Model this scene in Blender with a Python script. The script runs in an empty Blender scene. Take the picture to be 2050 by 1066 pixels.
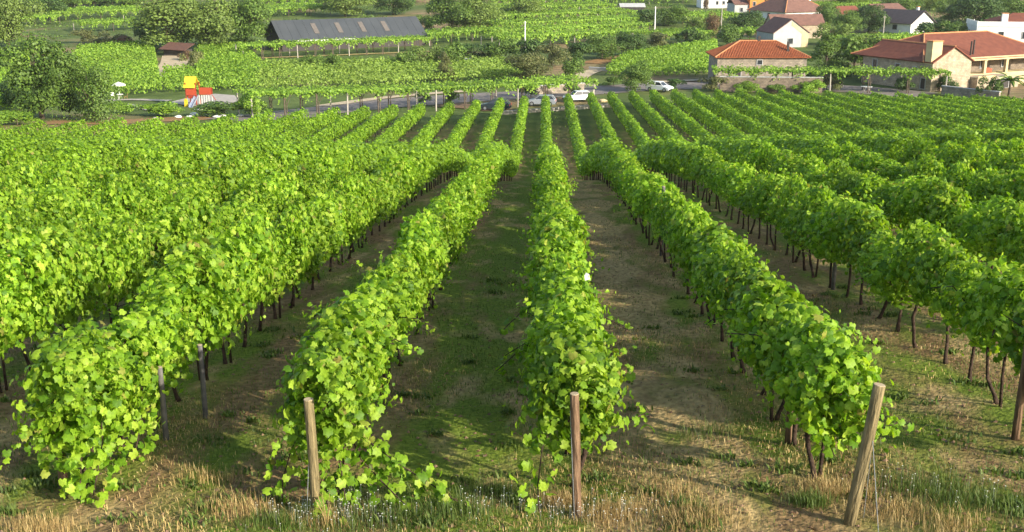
import bpy, math, random
import numpy as np
from mathutils import Vector, Matrix, Euler
R = math.radians
rng = np.random.default_rng(7)
random.seed(7)
S = bpy.context.scene
COL = S.collection

# ------------------------------------------------------------------ camera
CZ = 26.0
PITCH, YAW = 16.0, 1.62
F = 2200.0 / 2050.0
cam_d = bpy.data.cameras.new('camera'); cam = bpy.data.objects.new('camera', cam_d); COL.objects.link(cam)
cam_d.sensor_width = 36; cam_d.lens = 36 * F; cam_d.clip_end = 4000; cam_d.clip_start = 0.1
cam.location = (0, 0, CZ); cam.rotation_euler = (R(90 - PITCH), 0, R(YAW))
S.camera = cam
# ------------------------------------------------------------------ world + sun
SUN_EL, SUN_AZ = 22.0, 128.0          # azimuth clockwise from +Y (view direction): right and a little behind
w = bpy.data.worlds.new('World'); S.world = w; w.use_nodes = True
nt = w.node_tree; nt.nodes.clear()
sky = nt.nodes.new('ShaderNodeTexSky'); sky.sky_type = 'NISHITA'; sky.sun_disc = False
sky.sun_elevation = R(SUN_EL); sky.sun_rotation = R(SUN_AZ); sky.air_density = 1.0; sky.dust_density = 1.5
bg = nt.nodes.new('ShaderNodeBackground'); bg.inputs['Strength'].default_value = 0.15
wo = nt.nodes.new('ShaderNodeOutputWorld')
nt.links.new(sky.outputs[0], bg.inputs[0]); nt.links.new(bg.outputs[0], wo.inputs[0])
sl = bpy.data.lights.new('sun', 'SUN'); sl.energy = 4.8; sl.angle = R(0.8); sl.color = (1.0, 0.92, 0.78)
so = bpy.data.objects.new('sun', sl); COL.objects.link(so)
sd = Vector((math.sin(R(SUN_AZ)) * math.cos(R(SUN_EL)), math.cos(R(SUN_AZ)) * math.cos(R(SUN_EL)), math.sin(R(SUN_EL))))
so.rotation_euler = sd.to_track_quat('Z', 'Y').to_euler(); so.location = (60, -30, 80)
S.view_settings.view_transform = 'Standard'; S.view_settings.look = 'None'
S.view_settings.exposure = 1.05; S.view_settings.gamma = 1.0; S.view_settings.use_curve_mapping = False
S.render.engine = 'CYCLES'
try:
    S.cycles.max_bounces = 6; S.cycles.transmission_bounces = 4; S.cycles.transparent_max_bounces = 4
except Exception: pass

# ------------------------------------------------------------------ terrain function
_py = [-300, 0, 11, 20, 30, 46, 58, 66, 75, 85, 93, 105, 130, 155, 170]
_pz = [-2.0, -4.9, -6.15, -7.2, -8.45, -10.35, -12.1, -13.5, -15.6, -17.8, -18.75, -19.15, -20.1, -21.08, -21.1]
PROF_Y = np.arange(-300, 170, .5); _r = np.interp(PROF_Y, _py, _pz)
_kk = np.exp(-.5 * (np.arange(-16, 17) * .5 / 2.6) ** 2); _kk /= _kk.sum()
PROF_Z = np.convolve(np.pad(_r, 16, mode='edge'), _kk, mode='valid'); PROF_Z[PROF_Y > 150] = _r[PROF_Y > 150]
VAL_Y = [155, 200, 300, 400, 520, 700, 1000, 1600, 2600]
VAL_Z = [-21.08, -21.3, -21.0, -18.2, -11.0, 6, 45, 130, 230]
def terr(x, y):
    x = np.asarray(x, float); y = np.asarray(y, float)
    m = np.interp(y, PROF_Y, PROF_Z)
    v = np.interp(y, VAL_Y, VAL_Z)
    z = np.where(y > 155, v, m)
    fade = np.clip((155 - y) / 15, 0, 1)
    z = z - np.where(y <= 155, 0, 0)
    cr = np.interp(y, [0, 30, 94, 110, 150], [.055, .05, .028, .024, 0]); cl = np.interp(y, [0, 50, 94, 115, 150], [0, .005, .025, .022, 0])
    xs = np.clip(x, -80, 80)
    z = z + np.where(xs > 0, cr * xs, -cl * xs)
    near = np.clip((60 - y) / 50, 0, 1)
    z = z + near * (.03 * np.sin(x * 2.1 + y * .9) + .025 * np.sin(x * .7 - y * 1.7 + 2) + .02 * np.sin(x * 4.3 + 1) * np.sin(y * 3.1))
    return z + CZ
def tz(x, y): return float(terr(x, y))
cp, sp = math.cos(R(PITCH)), math.sin(R(PITCH))
cyw, syw = math.cos(R(YAW)), math.sin(R(YAW))
def ray(px, py):
    a = (px - 1025) / 2200; b = (533 - py) / 2200
    vx, vy, vz = a, cp + b * sp, -sp + b * cp
    return vx * cyw - vy * syw, vx * syw + vy * cyw, vz
def at(px, py, h=0.0):
    """ground point of the place seen in that direction (h metres above the ground)"""
    dx, dy, dz = ray(px, py)
    lo = 5.0; s = 5.0
    while s < 2600:
        if CZ + dz * s < tz(dx * s, dy * s) + h: break
        lo = s; s *= 1.02
    for _ in range(30):
        m = (lo + s) / 2
        if CZ + dz * m < tz(dx * m, dy * m) + h: s = m
        else: lo = m
    return dx * s, dy * s
def proj(x, y, z):
    x = np.asarray(x, float); y = np.asarray(y, float); z = np.asarray(z, float) - CZ
    vx = x * cyw + y * syw; vy = -x * syw + y * cyw
    d = vy * cp - z * sp
    u = vy * sp + z * cp
    return 1025 + 2200 * vx / d, 533 - 2200 * u / d, d
def scale_at(x, y): return 2200 / float(proj(x, y, tz(x, y))[2])      # photo pixels per metre

# ------------------------------------------------------------------ materials
def mat(name, col, rough=.8, spec=.3, metal=0, noise=None, bump=None, nscale=3.0):
    m = bpy.data.materials.new(name); m.use_nodes = True
    n = m.node_tree; p = n.nodes['Principled BSDF']
    p.inputs['Base Color'].default_value = (*col, 1); p.inputs['Roughness'].default_value = rough
    p.inputs['Specular IOR Level'].default_value = spec; p.inputs['Metallic'].default_value = metal
    if noise or bump:
        tc = n.nodes.new('ShaderNodeTexCoord')
        tx = n.nodes.new('ShaderNodeTexNoise'); tx.inputs['Scale'].default_value = nscale; tx.inputs['Detail'].default_value = 6
        n.links.new(tc.outputs['Object'], tx.inputs['Vector'])
        if noise:
            cr = n.nodes.new('ShaderNodeValToRGB'); e = cr.color_ramp.elements
            e[0].position = .3; e[0].color = (*noise, 1); e[1].position = .7; e[1].color = (*col, 1)
            n.links.new(tx.outputs['Fac'], cr.inputs['Fac']); n.links.new(cr.outputs[0], p.inputs['Base Color'])
        if bump:
            b = n.nodes.new('ShaderNodeBump'); b.inputs['Strength'].default_value = bump; b.inputs['Distance'].default_value = .05
            n.links.new(tx.outputs['Fac'], b.inputs['Height']); n.links.new(b.outputs[0], p.inputs['Normal'])
    return m
def leafmat(name, cols, trans=.38, rough=.55, tcol=None, big=None):
    """leaf: colour varies per leaf (random per island and per object), part of the light passes through"""
    m = bpy.data.materials.new(name); m.use_nodes = True
    n = m.node_tree; N = n.nodes; L = n.links; p = N['Principled BSDF']; out = N['Material Output']
    g = N.new('ShaderNodeNewGeometry'); oi = N.new('ShaderNodeObjectInfo')
    ad = N.new('ShaderNodeMath'); ad.operation = 'ADD'; L.new(g.outputs['Random Per Island'], ad.inputs[0]); L.new(oi.outputs['Random'], ad.inputs[1])
    fr = N.new('ShaderNodeMath'); fr.operation = 'FRACT'; L.new(ad.outputs[0], fr.inputs[0])
    cr = N.new('ShaderNodeValToRGB'); L.new(fr.outputs[0], cr.inputs[0])
    e = cr.color_ramp.elements; e[0].color = (*cols[0], 1); e[1].color = (*cols[-1], 1)
    for i, c in enumerate(cols[1:-1]):
        q = e.new((i + 1) / (len(cols) - 1)); q.color = (*c, 1)
    if len(cols) == 6: e[4].position = .96; e[3].position = .74; e[2].position = .5; e[1].position = .25
    # slow drift in world position
    tc = N.new('ShaderNodeNewGeometry'); nz = N.new('ShaderNodeTexNoise'); nz.inputs['Scale'].default_value = big or .35; nz.inputs['Detail'].default_value = 3
    L.new(tc.outputs['Position'], nz.inputs['Vector'])
    hs = N.new('ShaderNodeHueSaturation'); L.new(cr.outputs[0], hs.inputs['Color'])
    mr = N.new('ShaderNodeMapRange'); mr.inputs[1].default_value = .3; mr.inputs[2].default_value = .7; mr.inputs[3].default_value = .78; mr.inputs[4].default_value = 1.22
    L.new(nz.outputs['Fac'], mr.inputs[0]); fz = N.new('ShaderNodeTexNoise'); fz.inputs['Scale'].default_value = 28; fz.inputs['Detail'].default_value = 2; L.new(tc.outputs['Position'], fz.inputs['Vector'])
    fr2 = N.new('ShaderNodeMapRange'); fr2.inputs[1].default_value = .3; fr2.inputs[2].default_value = .7; fr2.inputs[3].default_value = .78; fr2.inputs[4].default_value = 1.2; L.new(fz.outputs['Fac'], fr2.inputs[0])
    ml = N.new('ShaderNodeMath'); ml.operation = 'MULTIPLY'; L.new(mr.outputs[0], ml.inputs[0]); L.new(fr2.outputs[0], ml.inputs[1]); L.new(ml.outputs[0], hs.inputs['Value'])
    L.new(hs.outputs[0], p.inputs['Base Color']); p.inputs['Roughness'].default_value = rough; p.inputs['Specular IOR Level'].default_value = .3
    t = N.new('ShaderNodeBsdfTranslucent')
    tm = N.new('ShaderNodeMix'); tm.data_type = 'RGBA'; tm.blend_type = 'MULTIPLY'; tm.inputs[0].default_value = 1
    L.new(hs.outputs[0], tm.inputs[6]); tm.inputs[7].default_value = (*(tcol or (1.4, 1.38, .6)), 1)
    L.new(tm.outputs[2], t.inputs[0])
    mx = N.new('ShaderNodeMixShader'); mx.inputs[0].default_value = trans
    L.new(p.outputs[0], mx.inputs[1]); L.new(t.outputs[0], mx.inputs[2]); L.new(mx.outputs[0], out.inputs[0])
    return m
M = {}
M['vine'] = leafmat('vine_leaf', [(.07, .16, .008), (.145, .275, .013), (.20, .34, .018), (.255, .395, .025), (.35, .48, .05), (.24, .21, .05)], .46)
M['vine_far'] = leafmat('vine_leaf_far', [(.085, .18, .009), (.175, .30, .014), (.26, .41, .026)], .38, big=.15)
M['vine_bg'] = leafmat('vine_leaf_valley', [(.09, .18, .018), (.18, .31, .028), (.29, .43, .05)], .35, big=.06)
M['vine_pale'] = leafmat('vine_leaf_pale', [(.12, .20, .03), (.20, .30, .045), (.29, .40, .07)], .35, big=.06)
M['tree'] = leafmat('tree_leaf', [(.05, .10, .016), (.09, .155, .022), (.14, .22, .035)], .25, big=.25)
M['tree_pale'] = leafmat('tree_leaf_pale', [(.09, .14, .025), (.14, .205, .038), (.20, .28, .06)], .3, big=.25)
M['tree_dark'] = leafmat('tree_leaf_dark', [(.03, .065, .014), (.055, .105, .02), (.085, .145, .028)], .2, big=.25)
M['olive'] = leafmat('shrub_leaf_olive', [(.08, .10, .03), (.12, .14, .04), (.16, .16, .06)], .25, big=.25)
M['brown_tree'] = leafmat('dry_leaf', [(.10, .06, .03), (.16, .09, .045), (.14, .12, .05)], .2)
M['bark'] = mat('vine_bark', (.075, .05, .035), .95, .1, noise=(.03, .02, .015), bump=.8, nscale=14)
M['trunk'] = mat('tree_bark', (.14, .11, .08), .95, .1, noise=(.07, .055, .04), bump=.6, nscale=5)
def woodmat():
    m = mat('post_wood', (.27, .21, .105), .85, .15, noise=(.085, .07, .035), bump=.9, nscale=7)
    n = m.node_tree
    tx = [q for q in n.nodes if q.type == 'TEX_NOISE'][0]; tc = [q for q in n.nodes if q.type == 'TEX_COORD'][0]
    mp = n.nodes.new('ShaderNodeMapping'); mp.inputs['Scale'].default_value = (4, 4, .5)
    n.links.new(tc.outputs['Object'], mp.inputs['Vector']); n.links.new(mp.outputs[0], tx.inputs['Vector'])
    return m
M['wood'] = woodmat(); M['wood_red'] = woodmat(); M['wood_red'].name = 'post_wood_reddish'
for q in M['wood_red'].node_tree.nodes:
    if q.type == 'VALTORGB': q.color_ramp.elements[0].color = (.075, .045, .027, 1); q.color_ramp.elements[1].color = (.23, .145, .085, 1)
M['wood_end'] = mat('sawn_wood_end', (.42, .34, .22), .9, .1, noise=(.30, .23, .14), nscale=25)
M['grey_post'] = mat('weathered_post', (.15, .14, .125), .85, .2, noise=(.08, .075, .07), bump=.3, nscale=9)
M['wire'] = mat('wire', (.35, .36, .36), .45, .5, metal=.6)
M['asphalt'] = mat('asphalt', (.22, .19, .165), .9, .15, noise=(.15, .13, .11), bump=.2, nscale=.8)
M['gravel'] = mat('pale_gravel', (.42, .38, .32), .95, .1, noise=(.30, .27, .23), nscale=1.2)
M['sand'] = mat('sandy_track', (.50, .41, .27), .95, .1, noise=(.38, .30, .19), nscale=.8)
M['stone'] = None
def brickmat(name, c1, c2, mortar, sc, bw=.5, rh=.25):
    m = bpy.data.materials.new(name); m.use_nodes = True; n = m.node_tree; p = n.nodes['Principled BSDF']
    tc = n.nodes.new('ShaderNodeTexCoord'); 
    sx = n.nodes.new('ShaderNodeSeparateXYZ'); cb = n.nodes.new('ShaderNodeCombineXYZ'); ad = n.nodes.new('ShaderNodeMath'); ad.operation = 'ADD'
    n.links.new(tc.outputs['Object'], sx.inputs[0]); n.links.new(sx.outputs[0], ad.inputs[0]); n.links.new(sx.outputs[1], ad.inputs[1])
    n.links.new(ad.outputs[0], cb.inputs[0]); n.links.new(sx.outputs[2], cb.inputs[1])
    b = n.nodes.new('ShaderNodeTexBrick'); b.inputs['Scale'].default_value = sc; b.inputs['Color1'].default_value = (*c1, 1); b.inputs['Color2'].default_value = (*c2, 1)
    b.inputs['Mortar'].default_value = (*mortar, 1); b.inputs['Mortar Size'].default_value = .018; b.inputs['Brick Width'].default_value = bw; b.inputs['Row Height'].default_value = rh
    n.links.new(cb.outputs[0], b.inputs['Vector'])
    nz = n.nodes.new('ShaderNodeTexNoise'); nz.inputs['Scale'].default_value = 1.2; n.links.new(tc.outputs['Object'], nz.inputs['Vector']); nz.inputs['Detail'].default_value = 5
    mx = n.nodes.new('ShaderNodeMix'); mx.data_type = 'RGBA'; mx.blend_type = 'OVERLAY'; mx.inputs[0].default_value = .7
    n.links.new(b.outputs[0], mx.inputs[6]); n.links.new(nz.outputs['Fac'], mx.inputs[7]); n.links.new(mx.outputs[2], p.inputs['Base Color'])
    p.inputs['Roughness'].default_value = .9
    bp = n.nodes.new('ShaderNodeBump'); bp.inputs['Distance'].default_value = .03; bp.inputs['Strength'].default_value = .6
    n.links.new(b.outputs['Fac'], bp.inputs['Height']); bp.invert = True; n.links.new(bp.outputs[0], p.inputs['Normal'])
    return m
M['stone'] = brickmat('granite_wall', (.31, .26, .19), (.22, .185, .14), (.14, .12, .095), 1.0)
M['stone_warm'] = brickmat('warm_granite_wall', (.42, .34, .23), (.31, .25, .17), (.20, .165, .12), 1.0)
M['stone_old_shaded'] = brickmat('old_shaded_wall', (.20, .155, .11), (.14, .11, .08), (.09, .075, .055), 1.0)  # old brown stone, colour darkened to carry the shade on it
M['tile_orange'] = mat('orange_roof_tile', (.40, .13, .055), .85, .15, noise=(.28, .09, .04), nscale=1.5)
M['tile_ridge'] = mat('ridge_tile', (.52, .24, .10), .8, .2, noise=(.42, .18, .08), nscale=2)
M['tile_red'] = mat('red_roof_tile', (.20, .072, .045), .9, .1, noise=(.14, .052, .036), nscale=1.2)
M['tile_brown'] = mat('brown_roof_tile', (.19, .10, .075), .85, .2, noise=(.13, .07, .055), nscale=1.2)
M['slate'] = mat('dark_roof_tile', (.08, .065, .065), .8, .25, noise=(.055, .045, .045), nscale=1.2)
M['metal_roof'] = mat('slate_blue_metal_roof', (.062, .068, .072), .6, .3, noise=(.05, .056, .06), nscale=.3)
M['skylight'] = mat('dusty_skylight', (.15, .13, .11), .6, .3, noise=(.11, .095, .08), nscale=2)
M['white'] = mat('white_paint', (.78, .76, .72), .7, .3, noise=(.68, .66, .61), nscale=.8)
M['yellow_wall'] = mat('cream_render', (.58, .46, .25), .85, .15, noise=(.44, .35, .2), nscale=.9)
M['grey_wall'] = mat('grey_render', (.42, .42, .40), .85, .2, noise=(.34, .34, .33), nscale=.9)
M['orange_wall'] = mat('orange_render', (.70, .22, .05), .8, .2, noise=(.62, .18, .04), nscale=.9)
M['dark_wood'] = mat('dark_board', (.05, .045, .04), .8, .2)
M['glass'] = mat('dark_glass', (.03, .035, .04), .12, .6)
M['black'] = mat('black_rubber', (.02, .02, .02), .7, .3)
M['rim'] = mat('alloy', (.45, .45, .46), .35, .5, metal=.7)
M['car_white'] = mat('car_white', (.75, .76, .77), .25, .5)
M['car_silver'] = mat('car_silver', (.36, .38, .41), .28, .6, metal=.35)
M['car_dark'] = mat('car_dark_green', (.025, .035, .04), .25, .6)
M['lamp_red'] = mat('tail_lamp', (.45, .03, .02), .3, .5)
M['lamp_clear'] = mat('head_lamp', (.7, .72, .75), .15, .6)
M['yellow'] = mat('yellow_plastic', (.70, .50, .03), .45, .4)
M['red'] = mat('red_plastic', (.42, .07, .03), .6, .3)
M['red_dark'] = mat('red_wood_stain', (.32, .04, .02), .7, .3)
M['steel'] = mat('steel_slide', (.38, .42, .50), .35, .5, metal=.5)
M['cloth'] = mat('cream_canvas', (.70, .70, .60), .9, .1)
M['rust'] = mat('rusty_sheet', (.14, .07, .05), .85, .2, noise=(.09, .05, .04), nscale=2)
M['straw'] = mat('dry_straw', (.45, .33, .14), .9, .1)
M['flower'] = mat('white_petals', (.55, .55, .46), .8, .1)
M['clump_orange'] = mat('orange_dry_earth', (.34, .19, .08), .95, .1, noise=(.20, .13, .06), nscale=.6)
M['pasture'] = mat('pasture_grass', (.10, .14, .035), .95, .1, noise=(.065, .10, .02), nscale=.4)
M['clump'] = mat('dry_earth', (.20, .13, .08), .95, .1)

def groundmat():
    m = bpy.data.materials.new('ground_soil_and_grass'); m.use_nodes = True; n = m.node_tree; N = n.nodes; L = n.links; p = N['Principled BSDF']
    g = N.new('ShaderNodeNewGeometry'); sx = N.new('ShaderNodeSeparateXYZ'); L.new(g.outputs['Position'], sx.inputs[0])
    def noise(sc, det=5, scale=None):
        t = N.new('ShaderNodeTexNoise'); t.inputs['Scale'].default_value = sc; t.inputs['Detail'].default_value = det
        if scale:
            mp = N.new('ShaderNodeMapping'); mp.inputs['Scale'].default_value = scale; L.new(g.outputs['Position'], mp.inputs['Vector']); L.new(mp.outputs[0], t.inputs['Vector'])
        else: L.new(g.outputs['Position'], t.inputs['Vector'])
        return t.outputs['Fac']
    def ramp(f, p0, c0, p1, c1):
        r = N.new('ShaderNodeValToRGB'); e = r.color_ramp.elements; e[0].position = p0; e[0].color = (*c0, 1); e[1].position = p1; e[1].color = (*c1, 1); L.new(f, r.inputs[0]); return r.outputs[0]
    def mix(f, a, b):
        x = N.new('ShaderNodeMix'); x.data_type = 'RGBA'; L.new(f, x.inputs[0]); L.new(a, x.inputs[6]); L.new(b, x.inputs[7]); return x.outputs[2]
    soil = ramp(noise(9, 8), .3, (.13, .082, .036), .7, (.29, .19, .085))
    grass = ramp(noise(14, 8), .3, (.08, .12, .012), .7, (.18, .23, .032))
    straw = ramp(noise(11, 8, (1, .5, 1)), .3, (.21, .145, .06), .7, (.47, .34, .15))
    f1 = ramp(noise(.9, 6, (1.3, .35, 1)), .38, (0, 0, 0), .56, (1, 1, 1))
    f2 = ramp(noise(1.3, 6, (1, .4, 1)), .50, (0, 0, 0), .66, (1, 1, 1))
    def aisle(x0, wd, amt):      # how much of one kind of cover grows in the aisle at x0
        a_ = N.new('ShaderNodeMath'); a_.operation = 'SUBTRACT'; L.new(sx.outputs[0], a_.inputs[0]); a_.inputs[1].default_value = x0
        b_ = N.new('ShaderNodeMath'); b_.operation = 'ABSOLUTE'; L.new(a_.outputs[0], b_.inputs[0])
        c_ = N.new('ShaderNodeMapRange'); c_.inputs[1].default_value = 0; c_.inputs[2].default_value = wd; c_.inputs[3].default_value = amt; c_.inputs[4].default_value = 0; c_.interpolation_type = 'SMOOTHSTEP'; L.new(b_.outputs[0], c_.inputs[0]); return c_.outputs[0]
    def add(a_, b_):
        q = N.new('ShaderNodeMath'); q.operation = 'ADD'; L.new(a_, q.inputs[0]); L.new(b_, q.inputs[1]); return q.outputs[0]
    f1 = ramp(add(noise(.9, 6, (1.3, .35, 1)), aisle(-.7, 1.6, .26)), .40, (0, 0, 0), .58, (1, 1, 1))
    f2 = ramp(add(noise(1.3, 6, (1, .4, 1)), aisle(1.9, 1.6, .19)), .53, (0, 0, 0), .68, (1, 1, 1))
    near = mix(f2, mix(f1, soil, grass), straw)
    # valley floor: pasture, stubble and bare earth in large patches
    vg = ramp(noise(.25, 8), .3, (.055, .085, .02), .7, (.12, .16, .04))
    vs = ramp(noise(.6, 8), .3, (.16, .11, .06), .7, (.30, .22, .11))
    f3 = ramp(noise(.03, 5), .52, (0, 0, 0), .62, (1, 1, 1))
    far = mix(f3, vg, vs)
    mr = N.new('ShaderNodeMapRange'); mr.inputs[1].default_value = 108; mr.inputs[2].default_value = 135; L.new(sx.outputs[1], mr.inputs[0])
    L.new(mix(mr.outputs[0], near, far), p.inputs['Base Color']); p.inputs['Roughness'].default_value = .95; p.inputs['Specular IOR Level'].default_value = .1
    b = N.new('ShaderNodeBump'); b.inputs['Strength'].default_value = .9; b.inputs['Distance'].default_value = .06; L.new(noise(12, 8), b.inputs['Height']); L.new(b.outputs[0], p.inputs['Normal'])
    return m
M['ground'] = groundmat()
def grassmat():
    m = leafmat('grass_blade', [(.05, .09, .015), (.09, .14, .025), (.14, .18, .04)], .3)
    return m
M['grass'] = grassmat()
M['drygrass'] = leafmat('dry_grass_blade', [(.28, .18, .07), (.42, .30, .12), (.55, .42, .18)], .25, tcol=(1.1, 1, .8))

# ------------------------------------------------------------------ object helpers
def tag(o, label=None, cat=None, group=None, kind=None):
    if label: o['label'] = label
    if cat: o['category'] = cat
    if group: o['group'] = group
    if kind: o['kind'] = kind
    return o
def empty(name, loc, rz=0, label=None, cat=None, group=None):
    o = bpy.data.objects.new(name, None); COL.objects.link(o); o.location = loc; o.rotation_euler = (0, 0, rz)
    return tag(o, label, cat, group)
def obj_from(name, me, parent=None):
    o = bpy.data.objects.new(name, me); COL.objects.link(o); o.parent = parent; return o
def np_mesh(name, V, faces, m, smooth=False):
    """faces: list of int arrays, each (n,k)"""
    me = bpy.data.meshes.new(name)
    V = np.asarray(V, np.float32)
    me.vertices.add(len(V)); me.vertices.foreach_set('co', V.ravel())
    loops = np.concatenate([f.ravel() for f in faces]); tot = np.concatenate([np.full(len(f), f.shape[1]) for f in faces])
    st = np.concatenate([[0], np.cumsum(tot)[:-1]])
    me.loops.add(len(loops)); me.loops.foreach_set('vertex_index', loops.astype(np.int32))
    me.polygons.add(len(tot)); me.polygons.foreach_set('loop_start', st.astype(np.int32)); me.polygons.foreach_set('loop_total', tot.astype(np.int32))
    me.update(calc_edges=True); me.materials.append(m)
    if smooth: me.polygons.foreach_set('use_smooth', np.ones(len(tot), bool))
    return me
class MB:
    def __init__(s): s.v = []; s.f = []
    def poly(s, pts):
        i = len(s.v); s.v += [tuple(p) for p in pts]; s.f.append(tuple(range(i, i + len(pts)))); return s
    def box(s, c, d, rz=0, rx=0, ry=0):
        m = Euler((rx, ry, rz)).to_matrix(); i = len(s.v)
        for sx in (-.5, .5):
            for sy in (-.5, .5):
                for sz in (-.5, .5):
                    p = m @ Vector((sx * d[0], sy * d[1], sz * d[2])); s.v.append((p.x + c[0], p.y + c[1], p.z + c[2]))
        for f in ((0, 1, 3, 2), (4, 6, 7, 5), (0, 4, 5, 1), (2, 3, 7, 6), (0, 2, 6, 4), (1, 5, 7, 3)): s.f.append(tuple(i + k for k in f))
        return s
    def tube(s, pts, rad, n=8, cap=True):
        pts = [Vector(p) for p in pts]; rad = rad if isinstance(rad, (list, tuple)) else [rad] * len(pts)
        i0 = len(s.v)
        for k, p in enumerate(pts):
            t = (pts[min(k + 1, len(pts) - 1)] - pts[max(k - 1, 0)]).normalized()
            a = t.cross(Vector((0, 1, 0)) if abs(t.y) < .9 else Vector((1, 0, 0))).normalized(); b = t.cross(a)
            for j in range(n):
                an = 2 * math.pi * j / n; q = p + a * math.cos(an) * rad[k] + b * math.sin(an) * rad[k]; s.v.append(tuple(q))
        for k in range(len(pts) - 1):
            for j in range(n):
                s.f.append((i0 + k * n + j, i0 + k * n + (j + 1) % n, i0 + (k + 1) * n + (j + 1) % n, i0 + (k + 1) * n + j))
        if cap:
            s.f.append(tuple(i0 + j for j in reversed(range(n)))); e = i0 + (len(pts) - 1) * n; s.f.append(tuple(e + j for j in range(n)))
        return s
    def prism(s, prof, y0, y1):
        """profile in xz extruded along y"""
        i = len(s.v); n = len(prof)
        for y in (y0, y1):
            for (x, z) in prof: s.v.append((x, y, z))
        for k in range(n): s.f.append((i + k, i + (k + 1) % n, i + n + (k + 1) % n, i + n + k))
        s.f.append(tuple(i + k for k in reversed(range(n)))); s.f.append(tuple(i + n + k for k in range(n)))
        return s
    def mesh(s, name, m, smooth=False):
        me = bpy.data.meshes.new(name); me.from_pydata(s.v, [], s.f); me.update()
        me.materials.append(m)
        if smooth: me.polygons.foreach_set('use_smooth', np.ones(len(me.polygons), bool))
        return me
    def build(s, name, m, parent=None, smooth=False):
        return obj_from(name, s.mesh(name, m, smooth), parent)

# ------------------------------------------------------------------ leaves
def leaf_full():
    ang = np.radians([0, 24, 48, 78, 108, 150, 180, 210, 252, 282, 312, 336])
    rad = np.array([1.0, .74, .93, .70, .86, .74, .26, .74, .86, .70, .93, .74])
    x = np.sin(ang) * rad * .55; y = np.cos(ang) * rad * .55 + .18
    z = -.42 * (x ** 2 + (y - .1) ** 2) * 2 + .16 * np.abs(x) + .03 * np.sin(ang * 5)
    V = np.vstack([[[0, .12, .03]], np.stack([x, y, z], 1)])
    n = 12; T = np.array([(0, 1 + (i + 1) % n, 1 + i) for i in range(n)])
    return V, T
def leaf_mid():
    x = np.array([0, .42, .38, 0, -.38, -.42]); y = np.array([.72, .35, -.2, .0, -.2, .35]); z = -.25 * (x ** 2 + y ** 2) + .1 * np.abs(x)
    return np.stack([x, y, z], 1), np.array([(0, 3, 1), (1, 3, 2), (0, 5, 3), (5, 4, 3)])
def leaf_low():
    V = np.array([(0, .6, -.08), (.45, .1, 0), (0, -.35, 0), (-.45, .1, 0)], float)
    return V, np.array([(0, 2, 1), (0, 3, 2)])
LF, LM, LL = leaf_full(), leaf_mid(), leaf_low()
def norm(a): return a / (np.linalg.norm(a, axis=1, keepdims=True) + 1e-9)
def frames(nrm, down=1.0, g=rng):
    """columns: x side, y tip direction (hanging), z normal"""
    n = norm(nrm)
    t = np.array([0, 0, -1.0]) * down + g.normal(0, .45, n.shape)
    t = norm(t - n * np.sum(t * n, 1, keepdims=True)); x = np.cross(t, n)
    return x, t, n
def scatter(P, nrm, size, tpl, down=1.0, g=rng):
    V, T = tpl; x, t, n = frames(nrm, down, g); s = np.asarray(size)[:, None, None]
    W = P[:, None, :] + s * (V[None, :, 0:1] * x[:, None, :] + V[None, :, 1:2] * t[:, None, :] + V[None, :, 2:3] * n[:, None, :])
    k = len(V); idx = (np.arange(len(P)) * k)[:, None, None] + T[None]
    return W.reshape(-1, 3), idx.reshape(-1, T.shape[1])
def vine_leaves(g, length=1.2, nshoot=52, nfill=520, lo=.80):
    """leaf points of one vine; the row runs along local y"""
    P, Nn, Sz = [], [], []
    for _ in range(nshoot):
        u = g.uniform(-length * .55, length * .55); z0 = g.uniform(1.15, 1.6); side = g.choice([-1, 1])
        a = g.uniform(R(5), R(75)); dirv = np.array([side * math.sin(a), g.normal(0, .35), math.cos(a)])
        L_ = g.uniform(.5, 1.25) if g.random() < .88 else g.uniform(1.2, 1.55); dr = g.uniform(.3, 1.25) if g.random() < .84 else .08
        for s in np.arange(.08, L_, .062):
            p = np.array([0, u, z0]) + dirv * s * .72 + np.array([0, 0, -dr * s * s])
            p = p + g.normal(0, .045, 3); 
            if p[2] < lo: continue
            P.append(p + 0.0); Sz.append(g.uniform(.09, .165) * (1 - .55 * (s / L_) ** 2))
            Nn.append(np.array([p[0] * 1.6, 0, (p[2] - 1.25) * .9 + .35]) + g.normal(0, .6, 3))
    th = g.uniform(0, 2 * math.pi, nfill); rr = g.uniform(.68, 1.0, nfill)
    x = .47 * np.cos(th) * rr; z = 1.38 + .62 * np.sin(th) * rr; y = g.uniform(-length * .56, length * .56, nfill)
    bul = 1 + .3 * np.sin(y * 5 + g.uniform(0, 6)) 
    F_ = np.stack([x * bul, y, z], 1); F_ += g.normal(0, .03, F_.shape)
    Nf = np.stack([x * 2, 0 * x, (z - 1.3) * 1.0 + .3], 1) + g.normal(0, .55, (nfill, 3))
    P = np.vstack([np.array(P), F_]); Nn = np.vstack([np.array(Nn), Nf]); Sz = np.concatenate([Sz, g.uniform(.09, .165, nfill)])
    k = P[:, 2] > lo
    return P[k], Nn[k], Sz[k]
NVAR = 10
VINE_FULL, VINE_MID, VINE_PTS = [], [], []
for i in range(NVAR):
    g = np.random.default_rng(100 + i)
    P, Nn, Sz = vine_leaves(g); VINE_PTS.append((P, Nn, Sz))
    V, T = scatter(P, Nn, Sz, LF, g=g); VINE_FULL.append(np_mesh('vine_foliage', V, [T], M['vine']))
    q = g.random(len(P)) < .75
    V, T = scatter(P[q], Nn[q], Sz[q] * 1.1, LM, g=g); VINE_MID.append(np_mesh('vine_foliage_mid', V, [T], M['vine']))
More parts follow.
